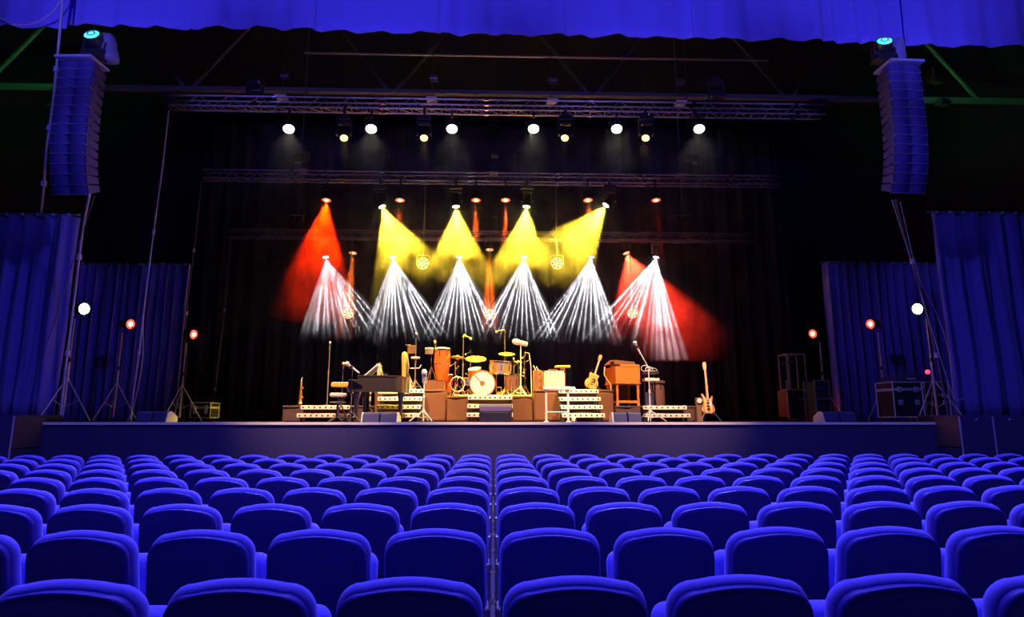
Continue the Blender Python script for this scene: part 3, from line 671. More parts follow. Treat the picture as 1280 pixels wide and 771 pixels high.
def mic(label, p, d, m=M_chrome, s=1.0, big=False):
    """p = where the stand clip holds it; d = pointing direction of the grille"""
    d = Vector(d).normalized(); t = thing('microphone', label, 'microphone', p)
    if big:
        MB().lathe([(.02*s, -.10*s), (.032*s, -.09*s), (.034*s, .02*s)], 12, axis=d).build('body', m, t, smooth=40); MB().lathe([(.034*s, .02*s), (.04*s, .03*s), (.042*s, .08*s), (.025*s, .115*s), (.001, .12*s)], 12, axis=d).build('grille', M_white, t, smooth=40)
    else:
        MB().lathe([(.010*s, -.12*s), (.017*s, .04*s)], 10, axis=d).build('body', m, t, smooth=40); MB().sph(d*.065*s, .03*s, seg=10).build('grille', M_white, t, smooth=180)
    MB().cyl(-d*.02, d*.03, .024*s, seg=10).build('clip', M_blk, t)
    return t
def on(px, py, Y): return at(px, py, Y)
def standp(px, z, Y, py=470): q = at(px, py, Y); return Vector((q.x, Y, z))

# lamp stands at the sides
def lampstand(px, lpx, lpy, Y, lens, core, lb, aimx, col, pw):
    q = at(lpx, lpy, Y); s = 1 if aimx > 0 else -1; bx_ = q.x - s*.16; h = q.z-.2-SZ
    t = thing('lamp_stand', 'chrome tripod stand under '+lb.replace('glowing ', ''), 'stand', (bx_, Y, SZ)); tripod(t, .01, h, M_stand, spread=.5, hub=.85, a0=.2 if s > 0 else 1.2, lr=.012)
    MB().cyl((0, 0, .1), (0, 0, h*.6), .02, seg=8).build('lower_tube', M_stand, t, smooth=40); MB().cyl((0, 0, h*.55), (0, 0, h), .014, seg=8).build('upper_tube', M_stand, t, smooth=40)
    MB().cyl((0, 0, h*.57), (0, 0, h*.57+.09), .03, seg=8).build('clutch', M_blkm, t); MB().tube([(.02, .02, h-.05), (.05, .03, h*.7), (.03, .02, h*.35), (.1, .05, .02)], .008, 5).build('power_lead', M_cable, t)
    par(lb, q, (aimx, -.34, -.1), lens, mount=-1, r=.12, core=core, spotarg=(col, pw, 26))
lampstand(93, 105, 386, 12.9, L_white, None, 'white glowing par can beside the lit piano-side curtain', .8, (1, .9, .7), 120)
lampstand(155, 163, 405, 14.6, L_red, L_hot, 'red glowing par can before the dim piano-side curtain', .8, (1, .12, .03), 160)
lampstand(236, 242, 418, 15.4, L_red, L_hot, 'red glowing par can at the edge of the dim piano-side curtain', .8, (1, .12, .03), 160)
lampstand(1018, 1016, 417, 16.0, L_red, L_hot, 'red glowing par can behind the open equipment rack', -.55, (1, .12, .03), 160)
lampstand(1096, 1088, 405, 14.6, L_red, L_hot, 'red glowing par can between the rack and the flight cases', -.8, (1, .12, .03), 160)
lampstand(1156, 1147, 386, 12.9, L_white, None, 'white glowing par can above the flight cases', -.8, (1, .9, .7), 120)

# ------------------------------------------------------------------ wedges, cases, racks
def wedge(label, a, b, py, Y, m, group=None, end=None, h=None):
    x0, x1 = X(a, Y), X(b, Y); w = x1-x0; h = h or Z(py, Y)-SZ
    t = thing('floor_monitor', label, 'speaker', ((x0+x1)/2, Y, SZ), group=group)
    pr = [(0, .0), (.05, h*.86), (.13, h), (.2, h), (.42, .1), (.42, 0)]
    MB().loops([[(-w/2+.008, y, z) for y, z in pr], [(w/2-.008, y, z) for y, z in pr]]).build('body', m, t, bevel=.008)
    MB().loops([[(-w/2+.04, .225, h-.03), (w/2-.04, .225, h-.03), (w/2-.04, .40, .13), (-w/2+.04, .40, .13)], [(-w/2+.04, .245, h-.01), (w/2-.04, .245, h-.01), (w/2-.04, .42, .15), (-w/2+.04, .42, .15)]]).build('grille', M_blk, t)
    if end: MB().loops([[(end*(w/2-.004), y, z) for y, z in pr], [(end*(w/2+.012), y, z) for y, z in pr]]).build('end_plate', M_edge, t)
wm = lambda n: 'blue-lit floor monitor wedge, '+n
g = 'floor monitor wedges along the stage edge'
wedge(wm('outer one before the piano-side lamp stands'), 168, 189, 514, 11.98, M_wedge, g); wedge(wm('inner one before the piano-side lamp stands, pale end'), 189.5, 207, 514, 11.98, M_wedge, g, 1)
wedge(wm('before the piano keyboard, pale outer end'), 452, 474, 515, 11.98, M_wedge, g, -1); wedge(wm('before the piano tail, pale outer end'), 474.5, 496, 515, 11.98, M_wedge, g, 1)
wedge(wm('before the organ legs, pale outer end'), 767, 785, 515, 11.98, M_wedge, g, -1); wedge(wm('before the steps of the organ riser'), 785.5, 803, 515, 11.98, M_wedge, g)
wedge(wm('before the bass-side rack'), 1031, 1051, 514, 11.98, M_wedge, g, -1); wedge(wm('between the rack and the flight cases'), 1051.5, 1072, 514, 11.98, M_wedge, g)
# drum fill: larger black cabinet with a purple band
Y = 12.0; x0, x1 = X(599, Y), X(640, Y); h = Z(505, Y)-SZ
t = thing('drum_monitor', 'large black monitor cabinet with purple band before the bass drum', 'speaker', ((x0+x1)/2, Y, SZ)); w = x1-x0
MB().box((0, .25, h/2), (w, .5, h)).build('body', M_blk, t, bevel=.01); MB().box((0, -.008, h*.30), (w-.04, .016, h*.52)).build('grille', M_blkm, t, bevel=.004)
MB().box((0, -.006, h*.72), (w-.02, .012, h*.22)).build('purple_band', mat('purple_cloth', (.16, .10, .24), .8), t, bevel=.003); MB().box((0, -.006, h*.9), (w-.02, .012, h*.10)).build('top_band', mat('sage_band', (.35, .40, .22), .7), t, bevel=.003)
MB().box((0, .0, h*.985), (w, .03, .012)).build('top_edge', M_white, t)

def flightcase(name, label, a, b, ptop, Y, depth, lidf=.2, rz=0, wheels=True, m=M_case):
    x0, x1 = X(a, Y), X(b, Y); w = x1-x0; z1 = Z(ptop, Y)-SZ; z0 = .09 if wheels else 0
    t = thing(name, label, 'flight case', ((x0+x1)/2, Y, SZ), rz); h = z1-z0
    MB().box((0, depth/2, z0+h/2), (w-.02, depth-.02, h-.02)).build('body', m, t)
    e = .022
    def rail(p, q): MB().cyl(p, q, e*.7, seg=4).build('edge_rail', M_caseedge, t)
    zs = (z0+.01, z1-h*lidf, z1-h*lidf-.03, z1-.01)
    for z in zs:
        for y in (0, depth): rail((-w/2, y, z), (w/2, y, z))
        for s in (-1, 1): rail((s*w/2, 0, z), (s*w/2, depth, z))
    for s in (-1, 1):
        for y in (0, depth): rail((s*w/2, y, z0), (s*w/2, y, z1))
    for s in (-1, 1):
        for zc in (z0+h*.42, z1-h*lidf-.015):
            MB().box((s*w*.28, -.012, zc), (w*.16, .02, .11)).build('latch', M_caseedge, t, bevel=.006); MB().cyl((s*w*.28, -.03, zc-.02), (s*w*.28, -.02, zc+.02), .018, seg=8).build('latch_knob', M_alu, t)
    if wheels:
        for s in (-1, 1):
            for y in (.08, depth-.08): MB().cyl((s*(w/2-.07)-.016, y, .045), (s*(w/2-.07)+.016, y, .045), .045, seg=12).build('wheel', M_blk, t); MB().box((s*(w/2-.07), y, .075), (.05, .07, .03)).build('caster_plate', M_alu, t)
    return t, z1, w
t, z1, w = flightcase('flight_case', 'black flight case with chrome edges under the white lamp', 1120, 1157, 476, 13.3, .6)
q = t.location; tp = thing('sloped_console', 'dark sloping console lid lying on the front flight case', 'console', (q.x, q.y, SZ+z1+.005))
MB().loops([[(-w/2+.02, .02, 0), (w/2+.1, .02, 0), (w/2+.1, .55, 0), (-w/2+.02, .55, 0)], [(-w/2+.08, .05, .06), (w/2+.1, .05, .16), (w/2+.1, .5, .20), (-w/2+.08, .5, .11)]]).build('shell', M_wedge, tp, bevel=.008); MB().box((w*.2, .02, .06), (.2, .02, .03)).build('front_lip', M_pae, tp)
rl = thing('signal_lamp', 'small red signal lamp behind the sloping console', 'lamp', (at(1159, 460, 13.7).x, 13.7, SZ+z1+.24)); MB().sph((0, 0, 0), .05).build('dome', L_rind, rl, smooth=180); MB().cyl((0, 0, -.04), (0, 0, -z1-.24), .014, seg=6).build('pole', M_blkm, rl); MB().lathe([(.1, -z1-.24), (.1, -z1-.225), (.02, -z1-.21)], 12).build('foot', M_blkm, rl)
flightcase('flight_case', 'silver edged flight case standing behind the front case', 1160, 1190, 476, 14.1, .6, .35, m=M_wedge)
flightcase('flight_case', 'small dim flight case behind the piano-side red lamp stand', 237, 262, 503, 16.0, .5, .3)
# equipment rack cluster
Y = 15.0; x0, x1 = X(986, Y), X(1034, Y); w = x1-x0; h = Z(487, Y)-SZ
t = thing('equipment_rack', 'black equipment case carrying an open metal frame, near the dim bass-side curtain', 'rack', ((x0+x1)/2, Y, SZ))
MB().box((0, .3, .06+h/2), (w-.06, .55, h-.12)).build('body', M_case, t, bevel=.01)
for s in (-1, 1): MB().box((s*(w/2-.015), 0, h/2+.12), (.03, .03, h+.25)).build('post', M_alu, t)
for zz in (.06, h): MB().box((0, 0, zz), (w, .03, .03)).build('rail', M_alu, t)
MB().box((-.05, -.01, h*.72), (.28, .02, .06)).build('patch_panel', M_alu, t); MB().box((.1, .0, .12), (w*.6, .03, .08)).build('drawer', M_wedge, t)
for s in (-1, 1): MB().cyl((s*w*.35-.02, .06, .03), (s*w*.35+.02, .06, .03), .03, seg=10).build('wheel', M_blk, t)
xo0, xo1 = X(990, Y)-t.location.x, X(1013, Y)-t.location.x; zt = Z(441, Y)-SZ
fr = MB().box(((xo0+xo1)/2, .25, h+.02), (xo1-xo0, .45, .03)).build('frame_base', M_alu, t)
for xx in (xo0, xo0+(xo1-xo0)*.55, xo1):
    for yy in (.04, .46): MB().box((xx, yy, (h+zt)/2), (.028, .028, zt-h)).build('frame_post', M_alu, t)
MB().box(((xo0+xo1)/2, .25, zt), (xo1-xo0+.03, .47, .03)).build('frame_top', M_alu, t); MB().box((xo0-.02, .1, zt-.22), (.14, .1, .07)).build('handle_box', M_wedge, t, bevel=.01); MB().box((xo0+.2, .1, zt-.18), (.14, .1, .07)).build('handle_box', M_wedge, t, bevel=.01)
Y = 14.2; x0, x1 = X(1022, Y), X(1040, Y); w = x1-x0; h = Z(474, Y)-SZ
t = thing('instrument_rack', 'small silver edged rack standing beside the dim curtain', 'rack', ((x0+x1)/2, Y, SZ)); MB().box((0, .25, h/2), (w-.05, .45, h-.06)).build('body', M_case, t)
for s in (-1, 1):
    for yy in (0, .5): MB().box((s*w/2, yy, h/2), (.03, .03, h)).build('post', M_alu, t)
MB().box((0, 0, h-.015), (w, .03, .03)).build('rail', M_alu, t); MB().box((0, -.01, h*.8), (w*.7, .02, .1)).build('panel', M_wedge, t); MB().box((0, 0, h*.55), (w*.8, .03, .05)).build('panel', M_alu, t)

# ------------------------------------------------------------------ piano and the things round it
Y = 12.5; px0, px1 = X(433, Y), X(505, Y); L_ = px1-px0; zt = Z(469, Y)-SZ; zb = Z(490, Y)-SZ
pn = thing('grand_piano', 'black glossy baby grand piano with curved side toward the seats', 'piano', (px0, Y, SZ))
Wp = 1.05; ol = [(.18, 0), (.45*L_, 0), (.62*L_, .02), (.76*L_, .08), (.88*L_, .20), (.96*L_, .38), (L_, .56), (L_*.99, .74), (L_*.93, .92), (L_*.8, 1.02), (.6*L_, Wp), (.18, Wp)]
def fine(o, n=3):
    r = []; m = len(o)
    for i in range(m):
        p0, p1, p2, p3 = [Vector(o[(i+k) % m]) for k in (-1, 0, 1, 2)]
        straight = i in (0, m-1, m-2)
        for k in range(n):
            u = k/n; r.append(p1.lerp(p2, u) if straight else .5*((2*p1)+(p2-p0)*u+(2*p0-5*p1+4*p2-p3)*u*u+(3*p1-p0-3*p2+p3)*u**3))
    return r
fo = fine(ol, 4)
MB().loops([[(v.x, v.y, zb) for v in fo], [(v.x, v.y, zt-.03) for v in fo]]).build('case_rim', M_piano, pn, smooth=35)
cx_, cy_ = .55*L_, .6
def sc_(v, k): return (cx_+(v.x-cx_)*k, cy_+(v.y-cy_)*k)
MB().loops([[(*sc_(v, 1.015), zt-.028) for v in fo], [(*sc_(v, 1.015), zt-.005) for v in fo], [(*sc_(v, .995), zt) for v in fo]]).build('lid', M_piano, pn, smooth=35)
MB().box((.09, Wp/2, zb+.06), (.22, Wp, .12)).build('key_bed', M_piano, pn, bevel=.008); MB().box((.005, Wp/2, zb+.115), (.015, Wp, .03)).build('key_slip', M_piano, pn)
for s in (0, 1): MB().box((.10, .03+s*(Wp-.06), zb+.17), (.2, .06, .14)).build('cheek_block', M_piano, pn, bevel=.01)
kw = MB().box((0, 0, 0), (.14, (Wp-.14)/26-.003, .018)).mesh('white_key', M_key, bevel=.002)
for k in range(26): link('white_key', kw, pn, (.08, .07+(Wp-.14)*(k+.5)/26, zb+.135))
kb = MB().box((0, 0, 0), (.09, .018, .016)).mesh('black_key', M_blk)
for k in range(25):
    if k % 7 not in (2, 6): link('black_key', kb, pn, (.11, .07+(Wp-.14)*(k+1)/26, zb+.152))
for (lx, ly) in ((.16, .1), (.16, Wp-.12), (L_*.86, .55)):
    lg = MB().lathe([(.045, .05), (.04, .12), (.05, zb-.12), (.075, zb-.04), (.075, zb)], 12, org=(lx, ly, 0)).build('leg', M_piano, pn, smooth=40); MB().cyl((lx-.02, ly, .03), (lx+.02, ly, .03), .03, seg=10).build('caster', M_brass, lg)
MB().box((.30, .6, .30), (.06, .2, .62)).build('pedal_lyre', M_piano, pn, bevel=.008); MB().box((.27, .6, .05), (.14, .22, .05)).build('pedal_box', M_piano, pn)
for k in (-1, 0, 1): MB().box((.18, .6+k*.06, .05), (.09, .03, .01)).build('pedal', M_brass, pn)
# folding music desk on the lid
q = at(465, 469, Y+.45); t = thing('music_desk', 'white slanted folding desk standing on the piano lid', 'music desk', (q.x, Y+.45, SZ+zt+.002))
w = .34
for k in range(2): MB().box((.0+k*.035, k*.05, .115), (.025, .3, .34), Matrix.Rotation(rad(48), 3, 'Y')).build('board', M_white, t, bevel=.006)
MB().cyl((.13, -.15, .225), (.13, .2, .225), .028, seg=10).build('hinge_roll', M_white, t); MB().box((.14, 0, .11), (.02, .26, .22)).build('prop', M_white, t)
# bench, stool and keyboard
Y = 13.0; q = at(423, 493, Y); h = q.z-SZ
t = thing('piano_stool', 'round white padded stool standing before the piano keys', 'stool', (q.x, Y, SZ)); MB().lathe([(.15, h-.05), (.175, h-.03), (.175, h+.01), (.15, h+.03), (.001, h+.035)], 20).build('seat', M_white, t, smooth=50)
MB().cyl((0, 0, .1), (0, 0, h-.05), .025, seg=10).build('column', M_chrome, t); MB().lathe([(.16, h-.16), (.165, h-.15), (.15, h-.14)], 18).build('ring', M_chrome, t)
for k in range(4):
    a = PI/4+k*PI/2; MB().cyl((0, 0, .12), (.2*math.cos(a), .2*math.sin(a), .012), .014, seg=6).build('leg', M_chrome, t)
Y = 13.6; x0, x1 = X(412, Y), X(436, Y); h = Z(481, Y)-SZ; t = thing('stage_keyboard', 'orange wood-sided keyboard on crossed legs behind the round stool', 'keyboard', ((x0+x1)/2, Y, SZ)); w = x1-x0
MB().box((0, .12, h), (w, .3, .09)).build('body', M_amber, t, bevel=.008); MB().box((0, .05, h+.05), (w-.06, .14, .012)).build('keys', M_key, t)
for s in (-1, 1): MB().cyl((-s*w*.4, .12+s*.03, .015), (s*w*.4, .12+s*.03, h-.045), .014, seg=8).build('leg', M_blkm, t)
# slim woodwind on its peg
Y = 14.9; q = at(375, 507, Y); t = thing('soprano_saxophone', 'slim golden straight saxophone upright on a peg on the mauve riser', 'saxophone', (q.x, Y, RA)); hh = Z(472, Y)-RA
MB().lathe([(.07, 0), (.07, .012), (.02, .03), (.012, .08)], 14).build('peg_base', M_blk, t)
MB().lathe([(.055, .05), (.042, .07), (.034, .14), (.022, hh*.6), (.014, hh*.86)], 14).build('bell_tube', M_brass, t, smooth=40); MB().tube([(0, 0, hh*.85), (.004, 0, hh*.93), (.02, 0, hh)], [.012, .010, .007], 8).build('mouthpiece', M_white, t)
kc = MB().lathe([(.02, 0), (.022, .008), (.015, .014)], 10, axis=(0, -1, 0)).mesh('key_cup', M_brass, 40)
for k in range(7): link('key_cup', kc, t, (.008, -.03+.002*k, .14+hh*.085*k))
for k in (.3, .62): MB().box((.045, -.005, hh*k), (.035, .02, .05)).build('key_guard', M_brass, t, bevel=.006)
st_, tip = mic_stand('tall thin straight mic stand rising from the mauve riser', standp(410.5, RA, 15.1), Z(432, 15.1)-RA, M_alu, base='round'); mic('thin microphone atop the tall stand on the mauve riser', tip, (0.05, 0, 1), M_alu)
st_, tip = mic_stand('short mic stand behind the piano stool', standp(428.5, RA, 14.8), Z(458, 14.8)-RA, M_chrome, base='round'); mic('upright vocal microphone behind the piano stool', tip, (0, -.1, 1), M_red)
st_, tip = mic_stand('twin-tube stand at the keyboard end of the piano', standp(440, SZ, 12.35), Z(461, 12.35)-SZ, M_chrome, spread=.2); mic('large white microphone tilted over the piano keys', tip+Vector((-.02, 0, .03)), (-1, -.2, .75), M_white, 1.6)
MB().box((0, 0, 0), (0.001, .001, .001)).bm.free()

# ------------------------------------------------------------------ guitars
def gbody(half, n=4):
    P = [(w, z) for w, z in half]; pts = []
    m = len(P)
    for i in range(m-1):
        p0, p1, p2, p3 = [Vector(P[min(max(i+k, 0), m-1)]) for k in (-1, 0, 1, 2)]
        for k in range(n):
            u = k/n; pts.append(.5*((2*p1)+(p2-p0)*u+(2*p0-5*p1+4*p2-p3)*u*u+(3*p1-p0-3*p2+p3)*u**3))
    pts.append(Vector(P[-1])); return pts
def guitar(label, p, s, lean, body_m, neck_m, kind='hollow', yaw=0, name='guitar', tilt=.18):
    t = thing(name, label, 'guitar', p); t.rotation_euler = (-tilt, lean, yaw)
    if kind == 'hollow': right = [(0, 0), (.14, .03), (.19, .13), (.165, .23), (.12, .30), (.135, .38), (.13, .43), (.05, .445), (.022, .45)]; left = [(-a, b) for a, b in right]; left[6] = (-.135, .44); nl, hl, th = .46, .17, .07
    else: right = [(0, .01), (.12, .02), (.165, .10), (.14, .20), (.105, .26), (.115, .34), (.135, .42), (.11, .44), (.07, .38), (.03, .37)]; left = [(-.0, .01), (-.13, .03), (-.165, .11), (-.135, .21), (-.11, .28), (-.125, .38), (-.15, .48), (-.12, .50), (-.075, .43), (-.03, .37)]; nl, hl, th = .70, .20, .04
    R_ = gbody(right); Lf = gbody(left); o = [(v.x*s, v.y*s) for v in R_] + [(v.x*s, v.y*s) for v in reversed(Lf[1:])]
    cx = 0; cz = .22*s
    def ring(k, y): return [(cx+(x-cx)*k, y, cz+(z-cz)*k) for x, z in o]
    MB().loops([ring(.97, -th*s/2), ring(1, -th*s/2+.008), ring(1, th*s/2-.008), ring(.97, th*s/2)]).build('body', body_m, t, smooth=50)
    z0 = .40*s; f = -th*s/2-.008
    nk = MB().loops([[(-.024*s, f, z0-.06*s), (.024*s, f, z0-.06*s), (.02*s, f+.03, z0-.06*s), (-.02*s, f+.03, z0-.06*s)], [(-.020*s, f, z0+nl*s), (.020*s, f, z0+nl*s), (.016*s, f+.022, z0+nl*s), (-.016*s, f+.022, z0+nl*s)]]).build('neck', neck_m, t)
    MB().box((0, f-.003, z0+nl*s*.45), (.044*s, .005, nl*s*1.02)).build('fretboard', M_maple, nk)
    hd = MB().loops([[(-.03*s, f+.004, z0+nl*s), (.03*s, f+.004, z0+nl*s), (.045*s, f+.004, z0+(nl+hl*.6)*s), (.03*s, f+.004, z0+(nl+hl)*s), (-.03*s, f+.004, z0+(nl+hl)*s), (-.045*s, f+.004, z0+(nl+hl*.6)*s)],
                     [(-.03*s, f+.022, z0+nl*s), (.03*s, f+.022, z0+nl*s), (.045*s, f+.022, z0+(nl+hl*.6)*s), (.03*s, f+.022, z0+(nl+hl)*s), (-.03*s, f+.022, z0+(nl+hl)*s), (-.045*s, f+.022, z0+(nl+hl*.6)*s)]]).build('headstock', neck_m, t)
    for k in range(3):
        for sg in (-1, 1): MB().cyl((sg*.04*s, f+.012, z0+(nl+hl*(.2+.27*k))*s), (sg*.065*s, f+.012, z0+(nl+hl*(.2+.27*k))*s), .009*s, seg=6).build('tuner', M_chrome, hd)
    MB().box((0, f+.002, .12*s), (.09*s, .016, .022*s)).build('bridge', M_chrome, t, bevel=.003)
    for zz in (.19, .27): MB().box((0, f+.004, zz*s), (.075*s, .012, .03*s)).build('pickup', M_blk, t, bevel=.003)
    MB().loops([[(.02*s, f+.004, .18*s), (.075*s, f+.004, .16*s), (.09*s, f+.004, .27*s), (.03*s, f+.004, .33*s)], [(.02*s, f+.008, .18*s), (.075*s, f+.008, .16*s), (.09*s, f+.008, .27*s), (.03*s, f+.008, .33*s)]]).build('pickguard', M_white if kind != 'hollow' else M_blk, t)
    for k in range(4): MB().cyl(((-.012+.008*k)*s, f-.008, .12*s), ((-.012+.008*k)*s, f-.008, z0+nl*s), .0012, seg=3).build('string', M_chrome, t)
    return t
def gstand(label, p, h=.5):
    t = thing('guitar_stand', label, 'stand', p)
    for k, (a, b) in enumerate(((-.2, -.16), (.2, -.16), (0, .26))): MB().cyl((a, b, .012), (0, .06, h*.55), .010, seg=6).build('leg', M_blkm, t)
    MB().cyl((0, .06, h*.5), (0, .09, h+.1), .010, seg=6).build('tube', M_blkm, t)
    for s in (-1, 1): MB().tube([(s*.05, .03, .14), (s*.1, -.04, .13), (s*.1, -.09, .16)], .009, 6).build('cradle_arm', M_blkm, t)
    for s in (-1, 1): MB().tube([(0, .09, h+.1), (s*.04, .07, h+.1), (s*.045, .02, h+.11)], .007, 5).build('neck_fork', M_blkm, t)
Y = 12.45; q = standp(883, SZ, Y); guitar('sunburst bass guitar with pale neck on a floor stand', Vector((q.x, Y-.02, SZ+.16)), .80, .0, M_sunb, M_maple, 'bass', name='bass_guitar', tilt=.12); gstand('black floor stand under the bass guitar', q, .6)
Y = 13.0; q = at(873, 497, Y); t = thing('tuner_pedal_box', 'small box with round dial standing behind the bass guitar', 'box', (q.x, Y, SZ)); hq = q.z-SZ
MB().box((0, 0, hq*.5), (.12, .1, hq)).build('body', M_tolex, t, bevel=.008); MB().lathe([(.05, 0), (.055, .01), (.04, .02)], 16, axis=(0, -1, 0), org=(0, -.05, hq*.85)).build('dial', M_white, t)
Y = 15.1; q = standp(740, RD, Y); guitar('yellow hollow-body guitar leaning to one side on the amplifier riser', Vector((q.x-.06, Y-.02, RD+.06)), .86, .36, M_amber, M_amber, 'hollow'); gstand('black stand under the yellow hollow-body guitar', Vector((q.x, Y+.02, RD)), .4)
MB().tube([(0, 0, 0), (.01, 0, .01)], .001, 3).bm.free()
Y = 15.0; q = standp(480, RB, Y); guitar('small brown guitar leaning behind the piano', Vector((q.x+.05, Y, RB+.05)), .62, -.24, M_sunb, M_sunb, 'hollow', yaw=.5); gstand('black stand under the small brown guitar', Vector((q.x+.02, Y+.04, RB)), .3)

# ------------------------------------------------------------------ percussion on the tall riser
Y = 14.9
q = standp(505, RB, Y); t = thing('rain_stick', 'tall tapering golden wooden tube upright on the conga riser', 'percussion', q); h = Z(440, Y)-RB
MB().lathe([(.05, 0), (.05, .02), (.045, .05), (.055, h*.6), (.075, h*.85), (.06, h*.97), (.02, h)], 14).build('tube', M_amber, t, smooth=50)
for z in (.3, .7): MB().lathe([(.06, h*z-.015), (.068, h*z), (.06, h*z+.015)], 14).build('binding', M_brass, t)
q = standp(509, RB, Y+.35); t = thing('percussion_stand', 'percussion rack with hanging wooden box and shelves behind the golden tube', 'percussion', q); h = Z(432, Y+.35)-RB
MB().cyl((0, 0, 0), (0, 0, h), .014, seg=8).build('pole', M_alu, t); tripod(t, .01, h, M_alu, spread=.22, hub=.2)
MB().box((.1, 0, h-.1), (.19, .12, .2)).build('wood_box', M_tolex, t, bevel=.01); MB().box((0, 0, h+.01), (.12, .03, .03)).build('clamp', M_brass, t)
MB().tube([(.0, -.02, h*.75), (.04, -.04, h*.55), (.02, -.04, h*.4), (.12, -.05, h*.2), (.22, -.05, .06)], .009, 5).build('cable', M_white, t)
q = standp(519, RB, Y+.1); h = Z(421, Y+.1)-RB
st_, tip = mic_stand('tall straight mic stand amid the percussion rack', q, h, M_alu, spread=.2); mic('slender microphone atop the percussion rack stand', tip, (0, 0, 1), M_alu)
t = thing('percussion_tray', 'pale trays and hook clamped to the tall stand by the congas', 'tray', Vector(q)+Vector((0, -.04, Z(447, Y)-RB)))
MB().lathe([(.10, -.02), (.11, 0), (.11, .02), (.02, .025)], 16).build('tray', M_white, t, smooth=40); MB().cyl((0, 0, -.3), (0, 0, .04), .016, seg=8).build('sleeve', M_alu, t)
MB().tube([(-.12, 0, -.25), (0, 0, -.25), (.1, 0, -.24), (.14, 0, -.17)], .012, 6).build('hook', M_white, t)
q = standp(512, RB, 14.65); t = thing('cowbell', 'pale cone shaker standing at the edge of the conga riser', 'percussion', q); MB().lathe([(.05, 0), (.055, .02), (.05, .1), (.03, .2), (.01, .22)], 12).build('body', M_maple, t, smooth=40); MB().cyl((0, 0, .2), (0, 0, .28), .012, seg=8).build('grip', M_brass, t)
# case under the conga
Y = 14.9; x0, x1 = X(528, Y), X(554, Y); h = Z(475.5, Y)-RB
t = thing('conga_plinth', 'pale brown low box carrying the congas', 'box', ((x0+x1)/2, Y, RB)); MB().box((0, .3, h/2), (x1-x0, .6, h)).build('body', M_skirt, t, bevel=.01); MB().box((0, .3, h+.006), (x1-x0+.02, .62, .012)).build('top_board', M_skirt, t)
zc = RB+h+.012
def conga(label, p, r, h, m, stand=True):
    t = thing('conga', label, 'drum', p); b = .0
    MB().lathe([(r*.6, 0), (r*.66, .06*h), (r*.85, .25*h), (r*1.02, .5*h), (r*1.0, .75*h), (r*.9, .95*h)], 24).build('shell', m, t, smooth=50)
    MB().lathe([(r*.92, .93*h), (r*.97, .95*h), (r*.97, .99*h), (r*.85, h), (.001, h+.002)], 24).build('head', M_head, t, smooth=40)
    MB().lathe([(r*.98, .90*h), (r*1.03, .91*h), (r*1.03, .95*h), (r*.98, .96*h)], 24, ring=True).build('hoop', M_chrome, t, smooth=40); MB().lathe([(r*1.035, .49*h), (r*1.045, .5*h), (r*1.035, .51*h)], 24).build('band', M_chrome, t)
    for k in range(6):
        a = 2*PI*k/6+.3; MB().box((r*1.05*math.cos(a), r*1.05*math.sin(a), .84*h), (.016, .016, .2*h)).build('lug', M_chrome, t)
    return t
q = standp(551.5, zc, Y+.1); conga('tall orange conga standing on the pale box', Vector((q.x, Y+.3, zc)), .19, Z(435, Y+.3)-zc, M_conga)
q = standp(560, RB, Y+.1); conga('short orange conga standing half behind the pale box', Vector((q.x-.02, Y+.72, RB)), .10, Z(465, Y)-RB, M_conga)
q = standp(536, zc, Y); t = thing('bongo', 'small silver bongo on a splayed tripod beside the orange conga', 'drum', Vector((q.x-.02, Y+.17, zc))); zt = Z(435, Y+.17)-zc; 
MB().lathe([(.085, zt-.15), (.095, zt-.14), (.10, zt-.02), (.095, zt)], 20).build('shell', M_wrap, t, smooth=40); MB().lathe([(.10, zt-.03), (.108, zt-.02), (.105, zt), (.001, zt+.002)], 20).build('head', M_head, t, smooth=40); MB().cyl((.06, 0, .2), (.06, 0, zt-.1), .012, seg=6).build('pole', M_chrome, t)
for k in range(3):
    a = .4+2*PI*k/3; MB().cyl((.06, 0, .34), (.06+.13*math.cos(a), .13*math.sin(a), .01), .010, seg=6).build('leg', M_chrome, t)
q = standp(545, zc, Y+.3); st_, tip = mic_stand('short mic stand rising behind the orange conga', Vector((q.x-.06, Y+.56, zc)), Z(431, Y+.5)-zc, M_blkm, base='round'); mic('dark microphone with ring mount above the orange conga', tip, (-.1, -.2, 1), M_chrome, 1.3)
st_, tip = mic_stand('white straight mic stand on the deck before the conga riser', standp(530.5, SZ, 12.5), Z(471, 12.5)-SZ, M_white); mic('white microphone on the stand before the conga riser', tip, (0, -.3, 1), M_white, 1.3, True)

# ------------------------------------------------------------------ drum kit
def drum(name, label, p, r, d, axis, m, head=M_head, legs=None, lugs=8, badge=None):
    t = thing(name, label, 'drum', p); ax = Vector(axis).normalized()
    MB().lathe([(r, -d/2), (r, d/2)], 32, axis=ax).build('shell', m, t, smooth=40)
    for k, s in enumerate((-1, 1)):
        MB().lathe([(r*1.0, s*(d/2-.02)), (r*1.05, s*(d/2-.015)), (r*1.05, s*(d/2+.015)), (r*.98, s*(d/2+.018))], 32, axis=ax, ring=True).build('hoop', M_chrome if name != 'bass_drum' else m, t, smooth=40)
        MB().lathe([(r*.99, s*(d/2-.004)), (r*.98, s*(d/2+.006)), (.001, s*(d/2+.008))], 32, axis=ax).build('head', head, t)
    rot = ax.to_track_quat('Z', 'Y').to_matrix(); lm = MB().box((0, 0, 0), (.02, .02, d*.5)).mesh('lug', M_chrome, bevel=.004)
    for k in range(lugs):
        a = 2*PI*(k+.5)/lugs; o = link('lug', lm, t, rot @ Vector((r*1.02*math.cos(a), r*1.02*math.sin(a), 0))); o.rotation_euler = rot.to_euler()
    for lg in legs or (): MB().cyl(lg[0], lg[1], .010, seg=6).build('leg', M_chrome, t)
    return t
